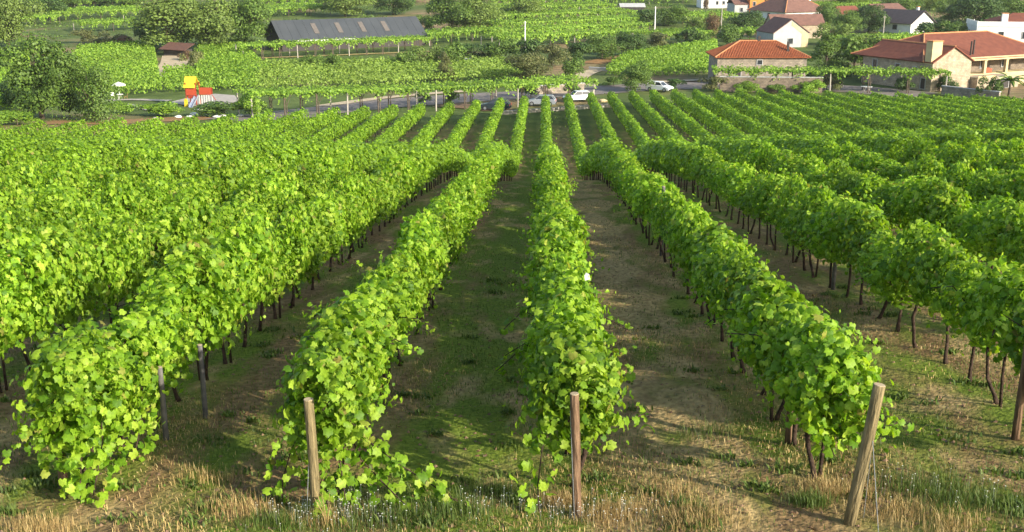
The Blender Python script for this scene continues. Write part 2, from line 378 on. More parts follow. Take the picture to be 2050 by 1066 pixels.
def trunk_mesh(i):
    g = random.Random(50 + i); b = MB()
    lx, ly = g.uniform(-.16, .16), g.uniform(-.35, .35)
    pts = []; rad = []
    for k in range(8):
        t = k / 7; pts.append((lx * math.sin(t * 3.0) + g.uniform(-.02, .02), ly * (1 - t) * t * 3 + g.uniform(-.02, .02), -.1 + 1.5 * t)); rad.append(.032 - .012 * t + (.02 if k == 0 else 0) + g.uniform(-.004, .006))
    b.tube(pts, rad, 7)
    for sgn in (-1, 1):
        b.tube([pts[6], (pts[6][0], pts[6][1] + sgn * .25, 1.38), (0, sgn * .62, 1.36)], [.022, .018, .01], 5)
    if i % 3 == 2:
        b.tube([(.05, .12, -.1), (.07, .14, .5), (.02, .1, 1.3)], [.026, .022, .018], 6)
    return b.mesh('vine_trunk', M['bark'], True)
TRUNKS = [trunk_mesh(i) for i in range(8)]

# ------------------------------------------------------------------ ground sheet
def axis(bps):
    out = []
    for a, b, st in bps: out += list(np.arange(a, b, st))
    return np.array(out + [bps[-1][1]])
gx = axis([(-1500, -400, 110), (-400, -100, 20), (-100, -14, 3), (-14, 14, .4), (14, 100, 3), (100, 400, 20), (400, 1500, 110)])
gy = axis([(-300, -20, 40), (-20, 6, 2), (6, 30, .4), (30, 60, 1), (60, 155, 1.9), (155, 400, 7), (400, 2600, 40)])
gy = np.unique(np.concatenate([gy, VAL_Y])); 
XX, YY = np.meshgrid(gx, gy); ZZ = terr(XX, YY)
nx, ny = len(gx), len(gy)
ii = (np.arange(ny - 1)[:, None] * nx + np.arange(nx - 1)[None]).ravel()
me = np_mesh('ground', np.stack([XX.ravel(), YY.ravel(), ZZ.ravel()], 1), [np.stack([ii, ii + 1, ii + nx + 1, ii + nx], 1)], M['ground'], True)
tag(obj_from('ground', me), kind='structure')

def ribbon(name, pts, width, m, lift=.06, kind='structure'):
    """a road/path laid on the ground along pts; width may vary"""
    P = []; 
    for (a, b) in zip(pts[:-1], pts[1:]):
        n = max(2, int(math.dist(a, b) / 2))
        for k in range(n): P.append((a[0] + (b[0] - a[0]) * k / n, a[1] + (b[1] - a[1]) * k / n))
    P.append(pts[-1]); P = np.array(P)
    for _ in range(6): P[1:-1] = (P[:-2] + P[1:-1] * 2 + P[2:]) / 4
    T = np.gradient(P, axis=0); T /= np.linalg.norm(T, axis=1)[:, None]; Nn = np.stack([-T[:, 1], T[:, 0]], 1)
    b = MB(); nw = 5
    for k in range(len(P)):
        for j in range(nw):
            q = P[k] + Nn[k] * width * (j / (nw - 1) - .5); b.v.append((q[0], q[1], tz(q[0], q[1]) + lift))
    for k in range(len(P) - 1):
        for j in range(nw - 1):
            i = k * nw + j; b.f.append((i + nw, i + nw + 1, i + 1, i))
    o = b.build(name, m); tag(o, kind=kind); return o
def sheet(name, pix, m, lift=.06):
    P = [at(*p) for p in pix]
    o = MB().poly([(x, y, tz(x, y) + lift) for x, y in P]).build(name, m); return tag(o, kind='structure')

# ------------------------------------------------------------------ the vineyard on the slope
EDGE = [(-70, 92), (-51.5, 102.5), (-48, 105.6), (-36, 113.6), (-23, 129), (-12, 137), (-3, 147), (6, 153), (15, 158), (27, 159), (38, 158), (53, 154), (64.5, 149), (85, 142)]
def edgeY(x): return float(np.interp(x, [e[0] for e in EDGE], [e[1] for e in EDGE]))
rowX = {k: .33 + 3.05 * k for k in range(-24, 26)}
rowX[-1] = -2.5; rowX[1] = 3.36; rowX[-2] = -5.55; rowX[2] = 6.6; rowX[-3] = -8.5; rowX[-4] = -11.6
STEP = 1.2
cands = []
for k, X in rowX.items():
    y = {-2: 12.0, -1: 11.95, 0: 12.2, 1: 12.1}.get(k, 12.3)
    while y < 60:
        z = tz(X, y); px, py, d = proj(X, y, z + 1.2)
        m_ = 1.4 * 2200 / d
        if -m_ < px < 2050 + m_: cands.append((float(d), k, y))
        y += STEP
cands.sort(); chosen = cands[:300]
Dlim = chosen[-1][0]
def rowname(k):
    o = {1: 'first', 2: 'second', 3: 'third', 4: 'fourth', 5: 'fifth', 6: 'sixth', 7: 'seventh', 8: 'eighth', 9: 'ninth', 10: 'tenth', 11: 'eleventh', 12: 'twelfth', 13: 'thirteenth', 14: 'fourteenth', 15: 'fifteenth', 16: 'sixteenth', 17: 'seventeenth', 18: 'eighteenth', 19: 'nineteenth', 20: 'twentieth'}
    if k == 0: return 'the centre row behind the reddish post'
    if k == -1: return 'the row behind the short stubby post'
    if k == 1: return 'the row behind the leaning right post'
    if k < 0: return 'the %s row left of the centre row' % o.get(-k, '%dth' % -k)
    return 'the %s row right of the centre row' % o.get(k, '%dth' % k)
_o1 = 'first second third fourth fifth sixth seventh eighth ninth tenth eleventh twelfth thirteenth fourteenth fifteenth sixteenth seventeenth eighteenth nineteenth twentieth'.split()
def ordw(n):
    n += 1
    if n <= 20: return _o1[n - 1]
    t, u = divmod(n, 10); tens = {2: 'twenty', 3: 'thirty', 4: 'forty', 5: 'fifty'}[t]
    return tens + '-' + _o1[u - 1] if u else {2: 'twentieth', 3: 'thirtieth', 4: 'fortieth', 5: 'fiftieth'}[t]
ORD = ['frontmost', 'second', 'third', 'fourth', 'fifth', 'sixth', 'seventh', 'eighth']
idx_in_row = {}
LEAF_PART = [np_mesh('vine_leaf', LF[0] + np.array([0, 0, 0]), [LF[1]], M['vine'])]
V2 = LF[0].copy(); V2[:, 2] += .18 * V2[:, 1] ** 2; LEAF_PART.append(np_mesh('vine_leaf_curled', V2, [LF[1]], M['vine']))
V3 = LF[0].copy(); V3[:, 2] -= .25 * V3[:, 0] * V3[:, 1]; LEAF_PART.append(np_mesh('vine_leaf_twisted', V3, [LF[1]], M['vine']))
def leaf_objs(parent, P, Nn, Sz, g):
    x, t, n = frames(Nn, 1.0, g)
    for i in range(len(P)):
        o = bpy.data.objects.new('leaf', LEAF_PART[i % 3]); COL.objects.link(o); o.parent = parent
        s = float(Sz[i]); mm = Matrix(((x[i][0] * s, t[i][0] * s, n[i][0] * s, P[i][0]), (x[i][1] * s, t[i][1] * s, n[i][1] * s, P[i][1]), (x[i][2] * s, t[i][2] * s, n[i][2] * s, P[i][2]), (0, 0, 0, 1)))
        o.matrix_basis = mm
def shoot(parent, pts, g, step=.07, size=(.11, .18), spread=.09, nobj=True):
    """a long cane with leaves: pts local polyline"""
    b = MB(); b.tube(pts, [.008] * len(pts), 5); b.build('cane', M['bark'], parent)
    pts = [np.array(p, float) for p in pts]; P = []; 
    for a, c in zip(pts[:-1], pts[1:]):
        L_ = np.linalg.norm(c - a)
        for s in np.arange(0, L_, step): P.append(a + (c - a) * s / L_ + g.normal(0, spread, 3) * np.array([1, 1, .7]))
    P = np.array(P); Nn = g.normal(0, .45, P.shape) + np.array([.35, -.45, .6])
    leaf_objs(parent, P, Nn, g.uniform(*size, len(P)), g)
for d, k, y in chosen:
    n = idx_in_row.get(k, 0); idx_in_row[k] = n + 1
    X = rowX[k]
    seed = (k * 131 + n * 17) & 0xffff; g = np.random.default_rng(seed); rd = random.Random(seed)
    x_ = X + rd.uniform(-.06, .06); z = tz(x_, y)
    front = n < 8
    whole = k in (-2, -1, 0, 1)
    if n == 0: pass
    lab = '%s grapevine from the %s in %s' % (ordw(n), 'near end' if whole else ('left picture edge' if k < 0 else 'right picture edge'), rowname(k))
    if whole and n == 0: lab = 'frontmost grapevine with drooping bright shoots in %s' % rowname(k)
    if False:
        lab = '%s leafy grapevine, counted from the near end, in %s' % (ORD[n], rowname(k))
        if n == 0: lab = 'frontmost grapevine with bright drooping shoots in %s' % rowname(k)
    e = empty('grapevine', (x_, y, z), rd.choice([0, math.pi]) if n > 0 else 0, lab, 'grapevine', 'grapevines in ' + rowname(k))
    v = rd.randrange(NVAR)
    s = rd.uniform(.92, 1.1)
    near = d < 17.5
    if near:
        P, Nn, Sz = VINE_PTS[v]; P = P * np.array([rd.uniform(.7, 1.0), 1, rd.uniform(.86, 1.07)]) + np.array([rd.uniform(-.07, .07), 0, 0]); P = P * np.array([.98, 1, 1.22]) - np.array([0, 0, .32]) if k <= -2 else P; gg = np.random.default_rng(seed + 5)
        # leaves on the outside stand as single parts, the inner ones are joined
        out = np.abs(P[:, 0]) / .45 + np.abs(P[:, 2] - 1.4) / .7
        order = np.argsort(-out + gg.normal(0, .2, len(P)))
        nn = 170 if d < 14.5 else 90
        a, b_ = order[:nn], order[nn:]
        V, T = scatter(P[b_], Nn[b_], Sz[b_], LF, g=gg)
        f = obj_from('foliage', np_mesh('vine_foliage', V, [T], M['vine']), e); f['kind'] = 'stuff'
        leaf_objs(e, P[a], Nn[a], Sz[a], gg)
        if n == 0 or (k == 1 and n < 3):    # extra leaves closing the end of the row
            P, Nn, Sz = VINE_PTS[(v + 3) % NVAR]; q = gg.random(len(P)) < .5
            V, T = scatter(P[q] * np.array([.95, .55, 1]) + np.array([0, -.25, -.05]), Nn[q] + np.array([0, -.6, 0]), Sz[q], LF, g=gg)
            f = obj_from('foliage', np_mesh('vine_foliage', V, [T], M['vine']), e); f['kind'] = 'stuff'
    else:
        f = obj_from('foliage', (VINE_FULL if d < 34 else VINE_MID)[v], e); f['kind'] = 'stuff'
        f.scale = (s * rd.uniform(.68, 1.15), 1, rd.uniform(.80, 1.13)); f.location = (rd.uniform(-.12, .12), 0, 0)
        if k <= -2: f.scale.z *= 1.22; f.location.z = -.32
    t = obj_from('trunk', TRUNKS[rd.randrange(8)], e); t.rotation_euler = (0, rd.uniform(-.05, .05), 0)
    if near and n % 2 == 1 and k in (-2, -1, 0, 1, 2):      # loose canes that stand out of the hedge
        for q in range(2):
            sg = g.choice([-1, 1]); l = g.uniform(.45, .8); up = g.uniform(-.35, .45)
            shoot(e, [(sg * .3, g.uniform(-.3, .3), 1.35), (sg * (.3 + l * .5), g.uniform(-.3, .3), 1.45 + up * .4), (sg * (.3 + l), g.uniform(-.4, .4), 1.3 + up * .5)], g, .05, (.07, .14), .05)
    if n == 0 and k == -1:
        shoot(e, [(.25, -.1, 1.0), (.5, -.25, .8), (.85, -.4, .6), (1.2, -.5, .42), (1.55, -.55, .2)], g, .02, (.10, .17), .10); shoot(e, [(.2, -.1, .95), (.4, -.3, .6), (.7, -.45, .35), (1.0, -.6, .12)], g, .025, (.10, .17), .11)
        shoot(e, [(-.3, -.1, .95), (-.42, -.3, .7), (-.5, -.45, .4), (-.5, -.5, .15)], g, .03, (.10, .16), .1)
        shoot(e, [(.1, -.3, .9), (.2, -.5, .6), (.25, -.62, .3), (.3, -.7, .1)], g, .022, (.10, .17), .13)
    if n == 0 and k == -1:
        shoot(e, [(-.1, -.45, .75), (.05, -.75, .5), (.12, -.9, .25), (.1, -.95, .08)], g, .022, (.09, .15), .10)
    if n == 0 and k == 0:
        shoot(e, [(-.2, -.3, 1.0), (-.35, -.55, .75), (-.4, -.8, .4), (-.38, -.95, .15)], g, .035, (.12, .18), .12)
        shoot(e, [(.25, .2, 1.0), (.5, .1, .8), (.75, .3, .75), (1.0, .5, .78)], g, .05)
    if n == 0 and k == 1:
        shoot(e, [(.25, -.2, 1.05), (.4, -.4, .82), (.62, -.35, .85), (.85, -.3, .92)], g, .035, (.11, .16), .06)
        shoot(e, [(-.1, -.3, 1.1), (-.1, -.5, .85), (0, -.6, .6)], g, .03, spread=.12)
    if n in (0, 1) and k == -2:
        for q in range(3): shoot(e, [(-.1 + .22 * q, -.1, 1.0), (-.1 + .24 * q, -.25, .7), (-.05 + .2 * q, -.4, .4), (.0 + .15 * q, -.5, .1)], g, .024, (.10, .17), .13)
    if n == 2 and k == 0:
        shoot(e, [(.2, 0, 1.2), (.55, .1, 1.0), (.8, .1, .75)], g, .04)

# the rest of each row, beyond the nearest 300 vines
start = {}
for d, k, y in chosen: start[k] = max(start.get(k, 0), y + STEP * .5)
def row_mesh(X0, y0, y1, dens, size, tpl, mt, seed, h=2.15, wdt=.46, path=None):
    g = np.random.default_rng(seed); L_ = y1 - y0; n = int(L_ * dens)
    y = g.uniform(y0, y1, n); th = g.uniform(-.5, math.pi + .5, n); rr = np.sqrt(g.uniform(.55, 1.1, n))
    # lumps per vine plus long shoots standing out
    lump = 1 + .16 * np.sin(y * 5.2 + seed) + .15 * np.sin(y * 1.9 + seed * 2) * np.sin(y * .63 + seed) + .08 * np.sin(y * 11.3)
    x = wdt * np.cos(th) * rr * lump; zz = (h - .75) + .75 * np.sin(th) * rr * (.5 + .5 * lump)
    zz = np.where(np.sin(th) < 0, (h - .75) + .8 * np.sin(th) * 1.2 * g.uniform(.3, 1, n), zz)
    st = g.random(n) < .09; zz = zz + st * g.uniform(0, .4, n); x = x + (g.random(n) < .05) * g.normal(0, .25, n)
    low = g.random(n) < .18; zz = np.where(low, g.uniform(.7, 1.1, n), zz); x = np.where(low, g.choice([-1, 1], n) * g.uniform(.1, .42, n), x)
    P = np.stack([X0 + x, y, terr(X0, y) + zz], 1)
    Nn = np.stack([x * 1.8, 0 * x, (zz - 1.3) * .8 + .3], 1) + g.normal(0, .4, (n, 3))
    return scatter(P, Nn, g.uniform(.8, 1.25, n) * size, tpl, g=g)
def join_parts(parts):
    Vs, Fs, o = [], [], 0
    for V, T in parts: Vs.append(V); Fs.append(T + o); o += len(V)
    return np.vstack(Vs), Fs
for k, X in rowX.items():
    y0 = start.get(k, None)
    ye = edgeY(X)
    if y0 is None:
        y0 = max(11.9, (abs(X) - 7) / .5)
    if y0 > ye - 4: continue
    lim = abs(X) / .49 - 12
    y0 = max(y0, lim)
    if y0 > ye - 3: continue
    side = 'centre row' if k == 0 else ('%d rows %s of the centre row' % (abs(k), 'left' if k < 0 else 'right'))
    e = empty('vine_row', (X, y0, tz(X, y0)), 0, 'far trellised part of %s, running to the road' % rowname(k), 'vine row', 'far vine rows on the slope')
    parts = []
    for a, b_, dens, size, tpl in ((0, 60, 330, .165, LM), (60, 80, 200, .2, LM), (80, 108, 170, .22, LL), (108, 200, 140, .25, LL)):
        lo, hi = max(a, y0), min(b_, ye)
        if hi - lo > .3: parts.append(row_mesh(X, lo, hi, dens, size, tpl, None, k + 40))
    V, Fs = join_parts(parts); V = V - np.array([X, y0, tz(X, y0)])
    f = obj_from('foliage', np_mesh('row_foliage', V, Fs, M['vine_far']), e); f['kind'] = 'stuff'
    b = MB(); o0 = (X, y0, tz(X, y0)); y = y0 + .3
    while y < ye:
        z = tz(X, y) - o0[2]; jx = random.uniform(-.08, .08)
        b.tube([(jx, y - y0, z - .1), (jx * .3, y - y0 + random.uniform(-.1, .1), z + 1.3)], [.035, .025], 4, False); y += STEP if y < 70 else STEP * 2
    t = b.build('trunk', M['bark'], e); t['kind'] = 'stuff'

# ------------------------------------------------------------------ posts of the trellis
def post(px, py, h, r, m, label, lean=0, leany=0, cap=True, wires=None, group=None, xy=None):
    x, y = xy or at(px, py); z = tz(x, y)
    e = empty('trellis_post', (x, y, z), 0, label, 'wooden post', group); e.rotation_euler = (leany, lean, 0)
    b = MB(); rs = [r * 1.03, r, r * .98, r * .97, r * .96]
    b.tube([(0, 0, -.3), (0, 0, h * .3), (.004, 0, h * .6), (0, 0, h * .9), (0, 0, h)], rs, 14); b.build('post_shaft', m, e, True)
    if cap: MB().tube([(0, 0, h), (0, 0, h + .006)], [r * .93, r * .9], 14).build('sawn_top', M['wood_end'], e)
    for wv in wires or []: MB().tube(wv, .004, 5).build('guy_wire', M['wire'], e)
    return e
post(1700, 1050, 1.62, .066, M['wood'], 'thick leaning wooden post with pale sawn top at the right row end', lean=R(7.0), leany=R(-2),
     wires=[[(0, 0, 1.2), (.25, -.35, -.1)], [(.03, 0, 1.25), (.22, .2, -.05)], [(-.05, 0, .95), (.06, .03, .45), (.05, .07, .1)]])
post(0, 0, 1.5, .052, M['wood_red'], 'upright reddish brown wooden post at the centre row end', lean=R(-2),
     wires=[[(-.05, 0, 1.3), (-.03, -.1, 0)]], xy=(.42, 11.2))
post(0, 0, 1.45, .058, M['wood'], 'short stubby pale wooden post left of the centre row', lean=R(-1), wires=[[(-.03, 0, .9), (-.1, -.1, 0)]], xy=(-2.53, 11.15))
post(130, 985, 1.1, .055, M['wood_red'], 'brown wooden post half hidden by leaves at the bottom left')
post(333, 880, 1.05, .038, M['grey_post'], 'thin grey post standing among the vines at the lower left')
post(412, 838, 1.15, .038, M['grey_post'], 'thin grey post beside a dark vine trunk, left of the short stubby post')
post(1577, 888, 1.5, .045, M['wood_red'], 'brown post under the leaves of the row behind the leaning post')
post(2032, 880, 1.55, .05, M['wood_red'], 'brown wooden post at the right edge of the picture')
for (px_, y_, k_) in ((0, 21, 3), (0, 24, 2), (0, 30, 1), (0, 38, 0), (0, 36, 4)):
    X = rowX[k_]; post(0, 0, 2.0, .045, M['grey_post'], 'grey trellis post rising inside %s' % rowname(k_), xy=(X, y_))

for k_, nm in ((-1, 'the short stubby post'), (0, 'the reddish centre post'), (1, 'the leaning right post')):
    X = rowX[k_]; y0_ = 11.25 if k_ else 11.3
    for hh_, wd_ in ((.78, 'lower'), (1.38, 'upper')):
        pts = [(X + (0 if k_ else .06), y, tz(X, y) + hh_) for y in np.arange(y0_, 40, 3.0)]
        o0 = Vector(pts[0]); o = MB().tube([tuple(Vector(p) - o0) for p in pts], .0028, 4).build('trellis_wire', M['wire']); o.location = o0; tag(o, '%s trellis wire running from %s into the vines' % (wd_, nm), 'wire')
# ------------------------------------------------------------------ grass, weeds and flowers on the near ground
def blades(name, n, ymin, ymax, hmin, hmax, m, seed, mask=None, lab=None, wid=.004, pts=None, lean=.45):
    g = np.random.default_rng(seed)
    if pts is None:
        y = ymin * (ymax / ymin) ** g.random(n); x = g.uniform(-.56, .56, n) * (y + 3)
    else: x, y = pts; n = len(x)
    if mask is not None:
        q = mask(x, y, g); x, y = x[q], y[q]; n = len(x)
    z = terr(x, y); h = g.uniform(hmin, hmax, n); a = g.uniform(0, 2 * math.pi, n); ln = g.normal(0, lean, n) * h
    wx, wy = np.cos(a) * wid * (.7 + y / 30), np.sin(a) * wid * (.7 + y / 30)
    W3 = np.stack([wx, wy, 0 * wx], 1); B0 = np.stack([x, y, z - .01], 1); C = np.stack([x - np.sin(a) * ln * .35, y + np.cos(a) * ln * .35, z + h * .62], 1); D = np.stack([x - np.sin(a) * ln, y + np.cos(a) * ln, z + h * (1 if lean < 1 else .5)], 1)
    V = np.stack([B0 - W3, B0 + W3, C - W3 * .8, C + W3 * .8, D], 1).reshape(-1, 3); i = np.arange(n) * 5
    T = np.vstack([np.stack([i, i + 1, i + 3], 1), np.stack([i, i + 3, i + 2], 1), np.stack([i + 2, i + 3, i + 4], 1)])
    o = obj_from(name, np_mesh(name, V, [T], m)); tag(o, lab, 'grass', kind='stuff'); return o
def pn(x, y, s, o=0):
    return (np.sin(x * s * 1.7 + y * s * .6 + o) + np.sin(x * s * .8 - y * s * 1.1 + o * 2.3) + np.sin(x * s * 2.9 + 1.3 * np.sin(y * s + o)) * .6) / 2.6
blades('grass', 190000, 8, 60, .02, .07, M['grass'], 1, lambda x, y, g: (pn(x, y, .9) + g.normal(0, .35, len(x)) + .5 * np.exp(-((x + .6) / 1.2) ** 2) > .0), 'short green grass and weeds growing between the vine rows')
def drymask(x, y, g): return ((pn(x, y, .8, 2.2) + g.normal(0, .3, len(x)) + np.clip((12.5 - y) / 3, -.5, 1) * .45 + .35 * np.exp(-((x - 1.9) / 1.2) ** 2)) > .42)
blades('dry_grass', 110000, 8, 40, .02, .08, M['drygrass'], 2, drymask, 'dry straw coloured grass on the sunny near ground')
blades('fallen_straw', 60000, 8.5, 30, .02, .05, M['drygrass'], 8, drymask, 'flattened cut straw lying on the ground between the rows', .003, lean=3.0)
# clumps of taller grass round the end posts
def clump_pts(specs, seed):
    g = np.random.default_rng(seed); xs, ys = [], []
    for px, py, r, n in specs:
        x, y = at(px, py); xs.append(g.normal(x, r, n)); ys.append(g.normal(y, r * .7, n))
    return np.concatenate(xs), np.concatenate(ys)
blades('tall_dry_grass', 0, 0, 0, .04, .18, M['drygrass'], 3, None, 'tall dry grass tufts round the feet of the end posts', .0022,
       clump_pts([(80, 1060, .2, 800), (1120, 1010, .16, 900), (1215, 1035, .2, 900), (1650, 985, .18, 800), (640, 1045, .2, 700), (480, 1020, .25, 600), (1400, 1040, .28, 800), (1340, 990, .2, 300), (1790, 1030, .22, 500), (1900, 1055, .25, 500), (420, 960, .2, 300)], 4))
blades('tall_green_grass', 0, 0, 0, .05, .19, M['grass'], 5, None, 'taller green grass and weeds near the row ends', .003,
       clump_pts([(700, 1045, .35, 900), (900, 1030, .3, 900), (1000, 990, .22, 700), (1620, 1010, .13, 600), (1850, 980, .35, 900), (560, 1050, .2, 400), (1960, 1010, .3, 700), (1420, 870, .3, 300)], 6))
g = np.random.default_rng(11)
blades('weeds', 0, 0, 0, .03, .10, M['grass'], 15, None, 'small broad leaved weeds in clumps along the aisles', .014, clump_pts([(random.uniform(0, 2050), random.uniform(560, 1060), random.uniform(.05, .16), random.randint(20, 60)) for _ in range(150)], 16), .9)
def litter(name, n, size, m, seed, label, ymax=36, h=.012):
    g = np.random.default_rng(seed); y = 8.5 * (ymax / 8.5) ** g.random(n); x = g.uniform(-.56, .56, n) * (y + 3)
    V, T = scatter(np.stack([x, y, terr(x, y) + h], 1), g.normal(0, .35, (n, 3)) + [0, 0, 1.], g.uniform(.5, 1.2, n) * size, LM, g=g); tag(obj_from(name, np_mesh(name, V, [T], m)), label, 'litter', kind='stuff')
litter('fallen_leaves', 5000, .06, M['brown_tree'], 21, 'brown fallen leaves lying on the ground under the vines')
def clods():
    g = np.random.default_rng(31); b = MB()
    for i in range(2600):
        y = 8.8 * (30 / 8.8) ** g.random(); x = g.uniform(-.55, .55) * (y + 2); r = g.uniform(.012, .04); z = tz(x, y); k = len(b.v); q = g.uniform(.6, 1.3, 6)
        b.v += [(x - r * q[0], y, z), (x, y - r * q[1], z), (x + r * q[2], y, z), (x, y + r * q[3], z), (x + r * .2 * q[4], y, z + r * .8 * q[5])]; b.f += [(k, k + 1, k + 4), (k + 1, k + 2, k + 4), (k + 2, k + 3, k + 4), (k + 3, k, k + 4)]
    tag(b.build('clods', M['clump']), 'small clods and stones scattered on the bare soil', 'clods', kind='stuff')
clods()
def daisies():
    xs, ys = clump_pts([(640, 1040, .35, 130), (720, 1050, .3, 60), (990, 1020, .3, 60), (1110, 1040, .2, 50), (1230, 1040, .25, 60), (1800, 980, .4, 25), (1950, 1000, .4, 25), (720, 1000, .2, 30)], 12)
    b = MB()
    for x, y in zip(xs, ys):
        z = tz(x, y) + random.uniform(.08, .26); r = random.uniform(.005, .010); i = len(b.v)
        b.v += [(x + r * math.cos(a), y + r * math.sin(a) * .9, z + .3 * r * math.sin(a * 2)) for a in np.linspace(0, 5.24, 6)]; b.f.append(tuple(range(i, i + 6)))
        b.tube([(x, y, z - .15), (x, y, z - .002)], .0008, 3, False)
    o = b.build('daisies', M['flower']); tag(o, 'tiny white daisies scattered in the grass at the row ends', 'flowers', kind='stuff')
daisies()
def weed(px, py, h, label, m='drygrass', n=16):
    x, y = at(px, py); e = empty('seeding_weed', (x, y, tz(x, y)), 0, label, 'weed')
    b = MB(); c = MB()
    for i in range(n):
        a = random.uniform(0, 6.28); l = random.uniform(.1, .35) * h; hh = h * random.uniform(.6, 1)
        tip = (math.cos(a) * l, math.sin(a) * l, hh); b.tube([(0, 0, 0), (tip[0] * .4, tip[1] * .4, hh * .55), tip], [.004, .003, .002], 4, False)
        for k in range(14):
            t = random.uniform(.55, 1); q = (tip[0] * t + random.uniform(-.04, .04), tip[1] * t + random.uniform(-.04, .04), hh * t + random.uniform(-.02, .03)); r = random.uniform(.006, .013)
            c.poly([(q[0] - r, q[1], q[2]), (q[0], q[1] - r, q[2] + r), (q[0] + r, q[1], q[2])])
    b.build('stem', M[m], e); s = c.build('seed_head', M['drygrass'], e); s['kind'] = 'stuff'
weed(628, 1030, .7, 'tall pale seeding weed in front of the short stubby post')
weed(655, 1060, .5, 'smaller pale seeding weed beside the taller one by the stubby post', n=10)
weed(1740, 1010, .35, 'thin dry weed at the foot of the leaning right post', n=9)
x, y = at(1190, 640); 
b = MB(); b.poly([(0, 0, 0), (.09, .01, .02), (.07, .02, .11), (-.01, .01, .09)]); b.poly([(.07, .02, .11), (-.01, .01, .09), (.02, .07, .12)])
o = b.build('paper_scrap', M['flower']); o.location = (.72, 17.6, tz(.72, 17.6) + 1.62); tag(o, 'small white scrap caught in the leaves of the centre row', 'paper scrap')
#BACKGROUND
# ================================================================== the valley beyond the slope
def P2(px, py): return at(px, py)
# ---- roads and yards
road_px = [(470, 243), (560, 233), (650, 221), (760, 210), (880, 200), (980, 194), (1090, 189), (1200, 181), (1320, 173), (1440, 171), (1560, 174), (1700, 178), (1850, 192)]
ribbon('road', [P2(*p) for p in road_px], 9.5, M['asphalt'])
ribbon('side_road', [P2(1180, 178), P2(1150, 160), P2(1190, 140), P2(1260, 134)], 3.0, M['sand'], .1)
ribbon('verge_path', [P2(640, 214), P2(740, 200), P2(840, 190), P2(930, 184)], 2.2, M['sand'], .12)
ribbon('far_track', [P2(318, 156), P2(336, 148), P2(350, 128), P2(352, 112)], 5.5, M['sand'], .08)
sheet('play_area', [(335, 207), (390, 214), (455, 211), (478, 203), (470, 192), (430, 189), (380, 196)], M['gravel'], .08)
ribbon('footpath', [P2(215, 203), P2(262, 197), P2(300, 203), P2(340, 203)], 1.6, M['gravel'], .1)
ribbon('footpath', [P2(222, 207), P2(262, 208), P2(300, 222)], 1.2, M['gravel'], .1)
ribbon('dry_verge', [P2(880, 212), P2(960, 214), P2(1000, 222)], 5, M['clump'], .1)
ribbon('dry_verge', [P2(90, 246), P2(200, 247), P2(330, 240), P2(420, 236)], 5.5, M['clump_orange'] if 'clump_orange' in M else M['clump'], .05)
ribbon('pasture', [P2(520, 127), P2(640, 124), P2(800, 117)], 17, M['pasture'], .06)
ribbon('dry_verge', [P2(500, 118), P2(640, 113), P2(860, 104)], 1.6, M['straw'], .12)
ribbon('dry_verge', [P2(1180, 128), P2(1260, 113), P2(1330, 103)], 5, M['clump_orange'], .1)
ribbon('dry_verge', [P2(1430, 160), P2(1380, 163), P2(1300, 166)], 2.0, M['sand'], .14)

def wall_along(name, pix, h, t, m, label, cat='wall', coping=True):
    a = P2(*pix[0]); b_ = P2(*pix[-1]); z0 = tz(*a)
    e = empty(name, (a[0], a[1], z0), math.atan2(b_[1] - a[1], b_[0] - a[0]), label, cat); L_ = math.dist(a, b_)
    dz = tz(*b_) - z0; sl_ = -math.atan2(dz, L_)
    MB().box((L_ / 2, 0, h / 2 - .3 + dz / 2), (L_, t, h + .6), ry=sl_).build('masonry', m, e)
    if coping: MB().box((L_ / 2, 0, h + .06 + dz / 2), (L_ + .1, t + .08, .12), ry=sl_).build('coping', M['grey_wall'], e)
    return e
wall_along('low_wall', [(985, 231), (1240, 213)], .45, .5, M['gravel'], 'low pale stone kerb wall between the centre rows and the parked cars', coping=False)
wall_along('stone_wall', [(1440, 184), (1645, 186)], 2.3, .5, M['stone_old_shaded'], 'old brown stone wall under the pergola in front of the small orange roofed house')
wall_along('stone_wall', [(1072, 190), (1168, 184)], 1.3, .4, M['stone'], 'short brown stone wall behind the parked silver car')
wall_along('stone_wall', [(1885, 190), (2000, 203)], 1.3, .4, M['stone'], 'garden wall in front of the long red roofed house')
wall_along('stone_wall', [(1180, 141), (1260, 146)], .5, .4, M['gravel'], 'low pale wall beside the side road behind the small roadside tree')

